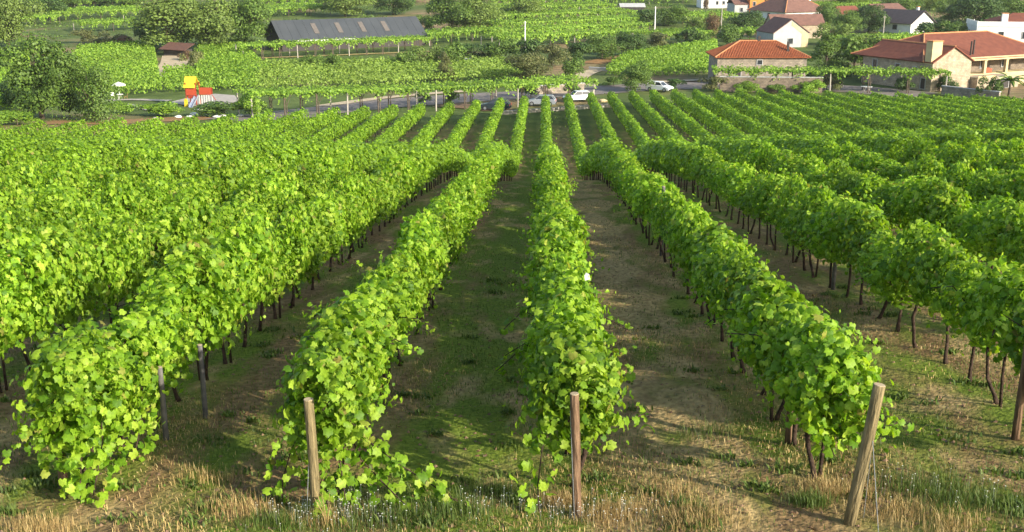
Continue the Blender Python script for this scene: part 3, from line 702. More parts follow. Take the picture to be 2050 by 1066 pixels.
# ---- houses
def slab(b, pts, th=.14):
    pts = [Vector(p) for p in pts]; n = (pts[1] - pts[0]).cross(pts[2] - pts[0]).normalized()
    if n.z < 0: pts.reverse(); n = -n
    lo = [p - n * th for p in pts]; b.poly(pts); b.poly(list(reversed(lo)))
    for i in range(len(pts)): j = (i + 1) % len(pts); b.poly([pts[i], lo[i], lo[j], pts[j]])
def roof_on(e, kind, W, D, z, rise, m, ov=.45, off=(0, 0), ribs=None, ridge=None, name='roof', th=.14):
    ox, oy = off; b = MB(); u0, u1, v0, v1 = ox - ov, ox + W + ov, oy - ov, oy + D + ov; zm = z + rise
    s = rise / ((D if kind != 'gable_v' else W) / 2); ze = z - s * ov
    if kind == 'gable_u':
        vm = oy + D / 2; slab(b, [(u0, v0, ze), (u1, v0, ze), (u1, vm, zm), (u0, vm, zm)], th); slab(b, [(u0, v1, ze), (u1, v1, ze), (u1, vm, zm), (u0, vm, zm)], th); rid = [[(u0, vm, zm), (u1, vm, zm)]]
    elif kind == 'gable_v':
        um = ox + W / 2; slab(b, [(u0, v0, ze), (um, v0, zm), (um, v1, zm), (u0, v1, ze)], th); slab(b, [(u1, v0, ze), (um, v0, zm), (um, v1, zm), (u1, v1, ze)], th); rid = [[(um, v0, zm), (um, v1, zm)]]
    else:
        r = (v1 - v0) / 2; vm = (v0 + v1) / 2; a, c = u0 + r, u1 - r
        slab(b, [(u0, v0, ze), (u1, v0, ze), (c, vm, zm), (a, vm, zm)], th); slab(b, [(u0, v1, ze), (u1, v1, ze), (c, vm, zm), (a, vm, zm)], th)
        slab(b, [(u0, v0, ze), (a, vm, zm), (u0, v1, ze)], th); slab(b, [(u1, v0, ze), (c, vm, zm), (u1, v1, ze)], th)
        rid = [[(a, vm, zm), (c, vm, zm)], [(u0, v0, ze), (a, vm, zm)], [(u0, v1, ze), (a, vm, zm)], [(u1, v0, ze), (c, vm, zm)], [(u1, v1, ze), (c, vm, zm)]]
    ro = b.build(name, m, e)
    if ridge:
        rb = MB()
        for q in rid: rb.tube(q, .13, 6)
        rb.build('ridge_tiles', ridge, ro)
    if ribs and kind == 'hip':
        rb = MB(); u = u0 + .15
        while u < u1 - .1:
            run = min(r, u - u0, u1 - u)
            if run > .2:
                t = run / r; p0 = (u, v0 - .03, ze + .03); p1 = (u, v0 + run, ze + (zm - ze) * t + .03); rb.tube([p0, p1], .075, 4)
            u += .27
        v = v0 + .15
        while v < v1 - .1:
            run = min(r, v - v0, v1 - v); t = run / r
            for uu, sg in ((u0, 1), (u1, -1)): rb.tube([(uu - sg * .03, v, ze + .03), (uu + sg * run, v, ze + (zm - ze) * t + .03)], .075, 4)
            v += .27
        q = rb.build('roof_tiles', ribs, ro); q['kind'] = 'stuff'
    return ro
def walls_on(e, W, D, z, m, gable=None, rise=0, off=(0, 0), name='wall', base=-1.0):
    ox, oy = off; b = MB(); c = [(ox, oy), (ox + W, oy), (ox + W, oy + D), (ox, oy + D)]
    if gable == 'v':
        b.v, b.f = [], []; prof = [(ox, base), (ox + W, base), (ox + W, z), (ox + W / 2, z + rise - .15), (ox, z)]; b.prism(prof, oy, oy + D)
    elif gable == 'u':
        b.box((ox + W / 2, oy + D / 2, (z + base) / 2), (W, D, z - base))
        for u in (ox, ox + W - .2):
            i = len(b.v); b.v += [(u, oy, z), (u, oy + D, z), (u, oy + D / 2, z + rise - .15), (u + .2, oy, z), (u + .2, oy + D, z), (u + .2, oy + D / 2, z + rise - .15)]
            b.f += [(i, i + 1, i + 2), (i + 3, i + 5, i + 4), (i, i + 2, i + 5, i + 3), (i + 1, i + 4, i + 5, i + 2)]
    else: b.box((ox + W / 2, oy + D / 2, (z + base) / 2), (W, D, z - base))
    return b.build(name, m, e)
def window_on(e, face, a, z, w_, h, W=0, D=0, off=(0, 0), name='window', fm=None, arch=False):
    ox, oy = off; t = .1
    if face == 'front': c = (ox + a, oy, z + h / 2); rz = 0; nrm = (0, -1)
    elif face == 'left': c = (ox, oy + a, z + h / 2); rz = math.pi / 2; nrm = (-1, 0)
    else: c = (ox + W, oy + a, z + h / 2); rz = math.pi / 2; nrm = (1, 0)
    b = MB(); k = .04; cx, cy = c[0] + nrm[0] * k, c[1] + nrm[1] * k
    def bar(da, dz, la, lz):
        b.box((cx + (da if rz == 0 else 0), cy + (da if rz else 0), c[2] + dz), (la if rz == 0 else .14, .14 if rz == 0 else la, lz))
    bar(0, h / 2 + t / 2, w_ + 2 * t, t); bar(0, -h / 2 - t / 2, w_ + 2 * t + .1, t); bar(-w_ / 2 - t / 2, 0, t, h - .01); bar(w_ / 2 + t / 2, 0, t, h - .01)
    f = b.build(name, fm or M['grey_wall'], e)
    q = MB(); q.box((c[0] + nrm[0] * .01, c[1] + nrm[1] * .01, c[2]), (w_ if rz == 0 else .04, .04 if rz == 0 else w_, h)); q.build('pane', M['glass'] if name == 'window' else M['dark_wood'], f)
    return f
def chimney(e, u, v, z0, z1, w_, d_, m, cap=True, name='chimney'):
    b = MB().box((u, v, (z0 + z1) / 2), (w_, d_, z1 - z0)); c = b.build(name, m, e)
    if cap: MB().box((u, v, z1 + .12), (w_ + .2, d_ + .2, .16)).box((u, v, z1 + .03), (w_ * .8, d_ * .8, .08)).build('chimney_cap', M['tile_ridge'], c)
    return c
def house(px, py, yaw, label, cat='house', name='house', dz=0):
    x, y = P2(px, py); return empty(name, (x, y, tz(x, y) + dz), R(yaw), label, cat)

# A: small stone house, orange hipped roof with visible tile ribs
h = house(1434, 170, 1, 'stone house with a bright orange hipped tile roof behind the old stone wall')
walls_on(h, 14.6, 8.6, 4.7, M['stone']); roof_on(h, 'hip', 14.6, 8.6, 4.75, 2.05, M['tile_orange'], .5, ribs=M['tile_orange'], ridge=M['tile_ridge'])
MB().box((7.3, -.1, 4.5), (15.1, .25, .14)).build('gutter', M['dark_wood'], h)
window_on(h, 'front', 6.9, 3.3, .8, .7); window_on(h, 'front', 3.4, .4, 1.0, 2.0, name='door')
chimney(h, 11.7, 1.3, 4.9, 6.9, .35, .35, M['dark_wood'], False); chimney(h, 7.5, 4.3, 6.6, 7.6, .4, .3, M['dark_wood'], False)
# B: long house at the right with porch, stone gable wing and big cream chimney
h = house(1862, 184, 28, 'long house with dull red roof, stone gable, cream chimney and open porch')
walls_on(h, 8.4, 15, 4.6, M['stone_warm'], 'v', 2.2, name='wing_wall'); roof_on(h, 'gable_v', 8.4, 15, 4.62, 2.25, M['tile_red'], .3, name='wing_roof', ridge=M['tile_ridge'])
walls_on(h, 20, 9.5, 4.6, M['stone_old_shaded'], off=(8.42, 4.5), name='wall')  # dimness inside the porch is put into this darker stone colour
roof_on(h, 'hip', 29.5, 15, 4.75, 3.3, M['tile_red'], .5, off=(.0, 2.0), ridge=M['tile_ridge'])
MB().box((18.6, 1.72, 4.45), (20.2, .35, .55)).build('fascia', M['yellow_wall'], h)
for u in (13.6, 18.6, 23.6, 28.2): MB().box((u, 1.95, 3.1), (.5, .5, 2.2)).box((u, 1.95, 4.12), (.66, .66, .12)).build('porch_column', M['yellow_wall'], h)
MB().box((18.6, 3.1, .95), (20, 2.6, 2.1)).build('porch_floor', M['yellow_wall'], h)
MB().box((13.3, .2, .9), (9.4, 3.1, 1.9)).build('terrace', M['stone_warm'], h)
MB().box((16.3, -1.4, 1.95), (3.2, .12, .3)).box((10.5, -1.4, 1.95), (3.8, .12, .3)).build('parapet', M['yellow_wall'], h)
window_on(h, 'front', 12.2, 2.0, 1.0, 2.0, off=(0, 4.46), name='door'); window_on(h, 'front', 16.2, 2.6, 1.4, 1.2, off=(0, 4.46)); window_on(h, 'front', 21.2, 2.6, 1.4, 1.2, off=(0, 4.46))
window_on(h, 'front', 14.2, 0, 2.8, 1.35, off=(0, -1.36), name='door')  # no door: dark sheet paints the shade of the opening under the terrace
window_on(h, 'left', 3.5, 2.6, .8, .9); window_on(h, 'left', 7.2, 2.8, .9, .9); window_on(h, 'left', 12.2, 2.5, .9, 1.5); window_on(h, 'left', 1.6, .3, .9, 1.6, name='door')
chimney(h, .9, .9, 4.2, 7.6, 2.1, 1.3, M['yellow_wall'])
MB().tube([(10.9, 2.6, 4.7), (10.9, 2.6, 7.2)], .14, 8).tube([(11.7, 2.8, 4.7), (11.7, 2.8, 7.4)], .14, 8).build('flue_pipe', M['dark_wood'], h)
# C: white gable house, dark roof
h = house(1822, 69, 35, 'white gabled house with a dark roof on the rise above the long house')
walls_on(h, 9.4, 12, 3.0, M['white'], 'v', 2.9); roof_on(h, 'gable_v', 9.4, 12, 3.02, 2.95, M['slate'], .6, ridge=None)
window_on(h, 'front', 6.4, .6, 1.2, 1.3); window_on(h, 'left', 5, 1, 1.4, 1.2); chimney(h, 6.2, 3, 5, 6.6, .6, .6, M['white'])
# D: low building behind C with brown roof
h = house(1762, 48, 30, 'low house with brown roof partly behind trees, left of the white gabled house')
walls_on(h, 11, 9, 3.2, M['yellow_wall'], 'u', 2.2); roof_on(h, 'gable_u', 11, 9, 3.22, 2.2, M['tile_brown'], .4)
# E: grey gabled shed house
h = house(1547, 96, 14, 'grey gabled barn with a painted sunlit patch behind the orange roofed house')
walls_on(h, 8.6, 9, 3.4, M['grey_wall'], 'v', 2.9); roof_on(h, 'gable_v', 8.6, 9, 3.42, 2.95, M['tile_brown'], .25)
MB().prism([(4.3, 5.8), (4.9, 5.4), (8.55, 3.0), (8.55, 0), (7.0, 0), (7.0, 3.0), (4.3, 4.9)], -.05, -.01).build('painted_sunlit_patch', M['yellow_wall'], h)  # cream strip paints the sunlit part onto the shaded grey gable
window_on(h, 'front', 4.2, .8, 1.2, 1.2)
h = house(1545, 78, 8, 'long low brown roofed barn with a stone end behind the grey gabled barn')
walls_on(h, 13.5, 6, 3.4, M['stone_warm'], 'u', 2.3); roof_on(h, 'gable_u', 13.5, 6, 3.42, 2.4, M['tile_brown'], .2)
# F: big white hipped house
h = house(1571, 50, 30, 'large white house with a broad brown hipped roof and white chimney')
walls_on(h, 15.5, 15.5, 3.9, M['white']); roof_on(h, 'hip', 15.5, 15.5, 3.95, 5.2, M['tile_brown'], .7, ridge=M['tile_ridge'])
for a in (3, 5.5, 8, 10.8): window_on(h, 'front', a, 1.5, .8, 1.4)
for a in (3, 7, 11): window_on(h, 'left', a, 1.5, 1, 1.4)
chimney(h, 13, 5, 5.5, 9.5, .9, .9, M['white'])
# G: orange and grey house
h = house(1500, 32, 8, 'orange rendered house half hidden at the top of the picture')
walls_on(h, 4.6, 8, 5.5, M['orange_wall']); roof_on(h, 'gable_u', 4.6, 8, 5.52, 1.5, M['tile_brown'], .3); window_on(h, 'front', 1.4, 3, .8, 1.2)
h = house(1470, 32, 8, 'grey block house left of the orange house'); walls_on(h, 4.9, 8, 3.6, M['grey_wall']); roof_on(h, 'gable_u', 4.9, 8, 3.62, 1.5, M['tile_brown'], .3); window_on(h, 'front', 2.2, 1.2, .8, 1.2)
# H: white house at top
h = house(1404, 17, 6, 'white flat fronted house at the top edge with a dark tree trunk before it')
walls_on(h, 9, 7, 6, M['white']); roof_on(h, 'hip', 9, 7, 6.02, 1.8, M['tile_brown'], .4)
for a in (2, 5.4, 7.6): window_on(h, 'front', a, 1.2, .8, 1.1)
# I: white parapet house right
h = house(1955, 88, -8, 'white flat roofed building with parapet and red roof behind it at the right edge')
walls_on(h, 16, 12, 4.0, M['white']); MB().box((8, 6, 4.15), (16.4, 12.4, .25)).box((8, -.1, 4.7), (16.4, .2, .9)).box((-.1, 6, 4.7), (.2, 12, .9)).build('parapet', M['white'], h)
window_on(h, 'front', 2.2, 1.5, 1.1, 1.3); window_on(h, 'front', 5.2, 1.5, 1.1, 1.3); window_on(h, 'front', 10.5, 1.3, 1.1, 1.5)
MB().tube([(-.35, -.3, -.5), (-.35, -.3, 5.3)], .12, 8).build('downpipe', M['white'], h)
roof_on(h, 'hip', 13, 10, 5.0, 1.9, M['tile_red'], .3, off=(4, 1.5)); chimney(h, 6, 1.5, 4.4, 6.9, 1.3, 1.1, M['white'])
# J: red roof among trees, K: shed with grey roof, L: rusty shelter
h = house(1684, 42, 25, 'small red roof between trees right of the large white house'); walls_on(h, 7, 6, 2.2, M['yellow_wall'], 'u', 1.8); roof_on(h, 'gable_u', 7, 6, 2.22, 1.9, M['tile_red'], .4)
h = house(1243, 24, 2, 'small dark shed with pale grey sheet roof among the terraces', 'shed', 'shed'); walls_on(h, 7.6, 5, 1.7, M['dark_wood']); roof_on(h, 'gable_u', 7.6, 5, 1.72, .9, M['grey_wall'], .4)
h = house(328, 112, -14, 'low open shelter with a rusty red sheet roof at the end of the sandy track', 'shed', 'shed')
walls_on(h, 5, 3, 1.3, M['dark_wood']); slabm = MB(); slab(slabm, [(-.5, -1, 1.5), (5.6, -1, 1.3), (5.6, 3.3, 2.4), (-.5, 3.3, 2.6)], .1); slabm.build('roof', M['rust'], h)
h = house(1700, 160, 20, 'white cloth covered garden shelter', 'shelter', 'garden_shelter') if False else None
# warehouse with slate blue roof and four skylights
h = house(566, 104, 30, 'long low warehouse with slate blue metal roof and four skylight strips', 'warehouse', 'warehouse')
walls_on(h, 34, 12, 2.6, M['dark_wood'], 'u', 3.6); roof_on(h, 'gable_u', 34, 12, 2.62, 3.75, M['metal_roof'], .5, th=.1)
s_ = 3.75 / 6
for k in range(4):
    u = 8.0 + 5.6 * k; b = MB(); slab(b, [(u, 1.4, 2.68 + 1.4 * s_ + .04), (u + 1.1, 1.4, 2.68 + 1.4 * s_ + .04), (u + 1.1, 4.6, 2.68 + 4.6 * s_ + .04), (u, 4.6, 2.68 + 4.6 * s_ + .04)], .05); b.build('skylight', M['skylight'], h)
b = MB(); 
for k in range(0, 33, 2): b.tube([(.5 + k, -.5, 2.33), (.5 + k, 6, 6.39)], .022, 4)
q = b.build('roof_seams', M['metal_roof'], h); q['kind'] = 'stuff'
MB().box((10, -.62, 2.2), (14, .12, .3)).build('gutter', M['white'], h)

# ---- utility poles
for px, py, hp, lab in ((1051, 100, 56, 'white utility pole left among the bushes above the parked cars'), (1310, 82, 67, 'tall white utility pole on the terraces'), (1767, 80, 47, 'pale pole below the low brown roofed house'), (1443, 68, 60, 'thin grey pole below the orange house'), (1946, 80, 40, 'thin grey pole beside the white gabled house')):
    x, y = P2(px, py); H = hp / scale_at(x, y); e = empty('utility_pole', (x, y, tz(x, y)), 0, lab, 'pole')
    MB().tube([(0, 0, -.3), (0, 0, H)], [.16, .1], 8).build('shaft', M['white'] if 'white' in lab else M['gravel'], e); MB().box((0, 0, H - .35), (.9, .08, .08)).build('crossarm', M['gravel'], e)

# ---- vine rows on lines and pergolas
def row_line(a, b_, dens, size, seed, h=1.9, wdt=.5, tpl=LL):
    g = np.random.default_rng(seed); L_ = math.dist(a, b_); n = int(L_ * dens); t = g.random(n); th = g.uniform(-.3, math.pi + .3, n); rr = np.sqrt(g.uniform(.5, 1.1, n)); s = t * L_
    ph = g.uniform(0, 6, 4); lump = 1 + .25 * np.sin(s * 2.3 + ph[0]) * np.sin(s * .9 + ph[1]) + .12 * np.sin(s * 5 + ph[2])
    q = wdt * np.cos(th) * rr * lump; z = np.maximum(.15, (h - .8) + .8 * np.sin(th) * rr * lump); lo = g.random(n) < .3; z = np.where(lo, g.uniform(.2, h - .5, n), z); z += (g.random(n) < .06) * g.uniform(0, .5, n)
    dx, dy = (b_[0] - a[0]) / L_, (b_[1] - a[1]) / L_
    x = a[0] + dx * s - dy * q; y = a[1] + dy * s + dx * q
    P = np.stack([x, y, terr(x, y) + z], 1); Nn = np.stack([-dy * q * 1.6, dx * q * 1.6, (z - 1) * .7 + .3], 1) + g.normal(0, .4, (n, 3))
    return scatter(P, Nn, g.uniform(.8, 1.3, n) * size, tpl, g=g)
NTH = lambda i: ordw(i)
def field(quad, where, m, spacing=3.0, dens=55, size=.32, h=1.9, seed=0):
    nl, nr, fr, fl = [P2(*p) for p in quad]; n = max(2, int(math.dist(((nl[0] + nr[0]) / 2, (nl[1] + nr[1]) / 2), ((fl[0] + fr[0]) / 2, (fl[1] + fr[1]) / 2)) / spacing))
    for i in range(n + 1):
        t = i / n; a = (nl[0] + (fl[0] - nl[0]) * t, nl[1] + (fl[1] - nl[1]) * t); b_ = (nr[0] + (fr[0] - nr[0]) * t, nr[1] + (fr[1] - nr[1]) * t)
        jx = random.uniform(-1, 1); a = (a[0] + jx, a[1])
        V, T = row_line(a, b_, dens, size * (1 + .25 * t), seed * 100 + i, h * random.uniform(.92, 1.1)); o3 = np.array([a[0], a[1], tz(*a)]); e = empty('vine_row', tuple(o3)); f = obj_from('foliage', np_mesh('valley_row', V - o3, [T], m), e); f['kind'] = 'stuff'
        tag(e, '%s vine row from the front %s' % (NTH(i), where), 'vine row', 'vine rows ' + where)
field([(135, 196), (325, 187), (306, 97), (150, 108)], 'in the valley field right of the big dark tree', M['vine_bg'], 3.2, seed=1)
field([(325, 187), (520, 178), (520, 153), (325, 153)], 'in the low strip behind the playground', M['vine_bg'], 3.2, seed=2)
field([(398, 154), (545, 156), (478, 94), (398, 97)], 'in the block between shelter and warehouse', M['vine_bg'], 3.2, seed=3)
field([(520, 184), (1060, 160), (1040, 132), (520, 137)], 'in the pale field behind the roadside pergola', M['vine_pale'], 3.3, seed=4, dens=48)
field([(1215, 153), (1432, 152), (1432, 93), (1262, 120)], 'in the field left of the orange roofed house', M['vine_bg'], 3.2, seed=5)
field([(-40, 225), (60, 215), (60, 118), (-40, 118)], 'at the left edge behind the big dark tree', M['vine_bg'], 3.4, seed=6, size=.36, dens=45)
def pergola(p0, p1, depth, h, label, m, step=5.0, size=.36, dens=16, seed=0, hang=.5, brace=False, thick=.45):
    a, b_ = P2(*p0), P2(*p1); L_ = math.dist(a, b_); yaw = math.atan2(b_[1] - a[1], b_[0] - a[0]); z0 = tz(*a); g = np.random.default_rng(seed + 900)
    e = empty('vine_pergola', (a[0], a[1], z0), yaw, label, 'vine pergola')
    c, s = math.cos(yaw), math.sin(yaw)
    def gz(u, v): return terr(a[0] + c * u - s * v, a[1] + s * u + c * v) - z0
    n = int(L_ * depth * dens); u = g.uniform(-.5, L_ + .5, n); v = g.uniform(-.5, depth + .5, n)
    z = gz(u, v) + h + .12 * np.sin(u * 1.3 + seed) + .12 * np.sin(v * 1.7 + u * .6) + g.normal(0, .12, n) + g.random(n) * thick * .5
    nf = int(L_ * 60); uf = g.uniform(-.5, L_ + .5, nf); vf = g.normal(-.2, .25, nf); hg = np.abs(g.normal(0, hang, nf)) * (.7 + .5 * np.sin(uf * 1.9 + seed)); zf = gz(uf, vf) + h + thick * .4 - hg
    P = np.stack([np.concatenate([u, uf]), np.concatenate([v, vf]), np.concatenate([z, zf])], 1)
    Nn = np.vstack([np.tile([0, -.1, 1.], (n, 1)), np.tile([0, -.8, .6], (nf, 1))]) + g.normal(0, .42, (n + nf, 3))
    V, T = scatter(P, Nn, g.uniform(.7, 1.3, n + nf) * size, LL, g=g, down=.7); f = obj_from('canopy', np_mesh('pergola_canopy', V, [T], m), e); f['kind'] = 'stuff'
    nu = max(2, int(L_ / step)); rows_ = [0, depth] if depth > 3 else [0]
    for v_ in rows_:
        for i in range(nu + 1):
            u_ = L_ * i / nu; zz = float(gz(u_, v_)); pm = M['gravel'] if (i * 7 + int(v_)) % 3 == 0 else M['trunk']
            MB().tube([(u_ + random.uniform(-.1, .1), v_, zz - .2), (u_, v_, zz + h + .1)], .11 if pm is M['gravel'] else .09, 6).build('post', pm, e)
            if pm is M['trunk'] and size < .4:
                MB().tube([(u_ + .35, v_ + .1, zz - .1), (u_ + .3, v_ + .1, zz + h * .5), (u_ + .1, v_, zz + h)], [.09, .06, .05], 5).tube([(u_ + .3, v_ + .1, zz + h * .5), (u_ + .9, v_, zz + h)], [.05, .03], 5).build('vine_stem', M['trunk'], e)
    if brace: MB().tube([(L_ - .9, -.3, float(gz(L_, 0)) - .2), (L_ + .5, 0, float(gz(L_, 0)) + h + .3)], .13, 6).build('brace', M['gravel'], e)
    return e
pergola((505, 237), (1188, 204), 6.5, 2.75, 'long roadside vine pergola on posts, above the parked cars', M['vine_bg'], 4.0, .3, 24, 1, brace=True, thick=1.3, hang=.5)
pergola((488, 122), (862, 105), 6, 2.7, 'vine pergola in front of the slate blue warehouse', M['vine_bg'], 3.6, .34, 18, 2, thick=1.2)
pergola((1432, 184), (1892, 189), 4, 3.0, 'vine pergola along the old stone wall, below the two roofs', M['vine_bg'], 5, .32, 26, 3, thick=1.4)
wheres = [((110, 44), (292, 36), 16, 'at the top left, widest band'), ((165, 66), (288, 60), 9, 'at the left behind the brown bushes'), ((20, 56), (120, 50), 8, 'by the top left corner tree'), ((535, 36), (662, 30), 18, 'above the warehouse left end'),
          ((500, 16), (860, 6), 26, 'at the top edge behind the warehouse'), ((1000, 98), (1290, 84), 9, 'lowest of the central terraces, between the poles'), ((985, 84), (1300, 68), 9, 'second of the central terraces, by the tall white pole'),
          ((990, 68), (1280, 55), 10, 'third of the central terraces'), ((960, 52), (1270, 40), 11, 'fourth of the central terraces, below the small shed'), ((1290, 52), (1480, 46), 10, 'below the white house at the top edge'),
          ((940, 34), (1230, 26), 14, 'left of the small shed'), ((985, 16), (1400, 7), 22, 'topmost in the centre'), ((1700, 103), (1880, 96), 8, 'below the white gabled house'), ((1480, 86), (1545, 82), 8, 'left of the grey gabled barn'),
          ((860, 92), (985, 80), 8, 'between the big round tree and the bushes'), ((1320, 92), (1430, 84), 9, 'right of the tall white pole'), ((150, 18), (300, 10), 16, 'topmost at the left'), ((1640, 28), (1760, 22), 12, 'above the small red roof')]
for i, (p0, p1, dp, wh) in enumerate(wheres): pergola(p0, p1, dp, 2.3, 'terraced vine pergola ' + wh, M['vine_bg'], 6, .48, 9, 20 + i, hang=.7, thick=1.3)

# ---- trees and bushes
def crown_pts(kind, g, n):
    P, Nn = [], []
    if kind == 'round': bl = [((g.uniform(-.36, .36) * math.sin(.35 + z_ * 2.4), g.uniform(-.36, .36) * math.sin(.35 + z_ * 2.4), z_), .11 + .1 * math.sin(z_ * 3.0)) for z_ in np.concatenate([g.uniform(.07, .5, 16), g.uniform(.4, .86, 14)])]
    elif kind == 'tall': bl = [((g.normal(0, .09), g.normal(0, .09), z_), .08 + .13 * math.sin(min(1, (z_ - .02) * 1.05) * math.pi) ** .6) for z_ in g.uniform(.14, .92, 20)]
    elif kind == 'conifer': bl = [((g.normal(0, .04) + .34 * (1 - z_) * math.cos(a_), .34 * (1 - z_) * math.sin(a_), z_ * .94), .07 + .11 * (1 - z_)) for z_, a_ in zip(g.uniform(.04, .98, 34), g.uniform(0, 6.28, 34))]
    elif kind == 'willow': bl = [((g.normal(0, .2), g.normal(0, .2), g.uniform(.5, .85)), g.uniform(.12, .18)) for _ in range(12)]
    else: bl = [((g.normal(0, .26), g.normal(0, .26), g.uniform(.18, .72) ), g.uniform(.18, .28)) for _ in range(12)]
    w_ = np.array([r ** 2 for _, r in bl]); w_ /= w_.sum(); pick = g.choice(len(bl), n, p=w_)
    C = np.array([b_[0] for b_ in bl])[pick]; Rr = np.array([b_[1] for b_ in bl])[pick]
    d = norm(g.normal(0, 1, (n, 3))); d[:, 2] = np.where(d[:, 2] < -.3, -d[:, 2] * .6, d[:, 2]); d = norm(d)
    P = C + d * (Rr * g.uniform(.72, 1.12, n))[:, None]; Nn = d * 1.2 + g.normal(0, .5, (n, 3)) + [0, 0, .15]
    if kind == 'willow':
        q = g.random(n) < .6; P[q, 2] *= g.uniform(.05, 1, q.sum()); P[q, :2] *= 1.25; Nn[q] += P[q] * [3, 3, 0]
    P[:, 2] = np.maximum(P[:, 2], .02)
    return P, Nn
KINDS = {}
def tree_kind(kind, mname, n, size, nv=2):
    if (kind, mname) in KINDS: return KINDS[(kind, mname)]
    out = []
    for i in range(nv):
        g = np.random.default_rng(abs(hash((len(KINDS), i))) % 9999 + 3); P, Nn = crown_pts(kind, g, n); V, T = scatter(P, Nn, g.uniform(.6, 1.3, n) * size, LL, g=g, down=.4 if kind != 'willow' else 2)
        out.append(np_mesh(kind + '_crown', V, [T], M[mname]))
    KINDS[(kind, mname)] = out; return out
TT = []
for i in range(3):
    b = MB(); rr_ = random.Random(i); b.tube([(0, 0, -.03), (rr_.uniform(-.02, .02), 0, .2), (0, rr_.uniform(-.02, .02), .45), (.02, 0, .7)], [.035, .026, .018, .006], 7)
    for k in range(7):
        a_ = rr_.uniform(0, 6.28); z_ = rr_.uniform(.2, .5); b.tube([(0, 0, z_), (.12 * math.cos(a_), .12 * math.sin(a_), z_ + .12), (.26 * math.cos(a_), .26 * math.sin(a_), z_ + .3)], [.014, .009, .003], 5)
    TT.append(b.mesh('tree_trunk', M['trunk'], True))
SZ = {'round': .036, 'tall': .03, 'conifer': .032, 'willow': .032, 'shrub': .07}; NN = {'round': 9000, 'tall': 6000, 'conifer': 6000, 'willow': 6500, 'shrub': 2200}
def tree(px, py, hp, wp, kind, mname, label, cat=None, group=None):
    x, y = P2(px, py); s = scale_at(x, y); H, W_ = hp / s, wp / s; cr = tree_kind(kind, mname, NN[kind], SZ[kind])
    nat = {'round': .78, 'tall': .42, 'conifer': .72, 'willow': .85, 'shrub': 1.0}[kind]; nm = {'conifer': 'conifer', 'willow': 'willow_tree', 'shrub': 'bush'}.get(kind, 'tree')
    e = empty(nm, (x, y, tz(x, y)), random.uniform(0, 6.28), label, cat or nm.replace('_', ' '), group)
    c = obj_from('crown', cr[random.randrange(2)], e); c.scale = (W_ / nat, W_ / nat, H)
    t = obj_from('trunk' if kind != 'shrub' else 'stems', TT[random.randrange(3)], e); k = min(W_ / nat, H); t.scale = (k, k, H)
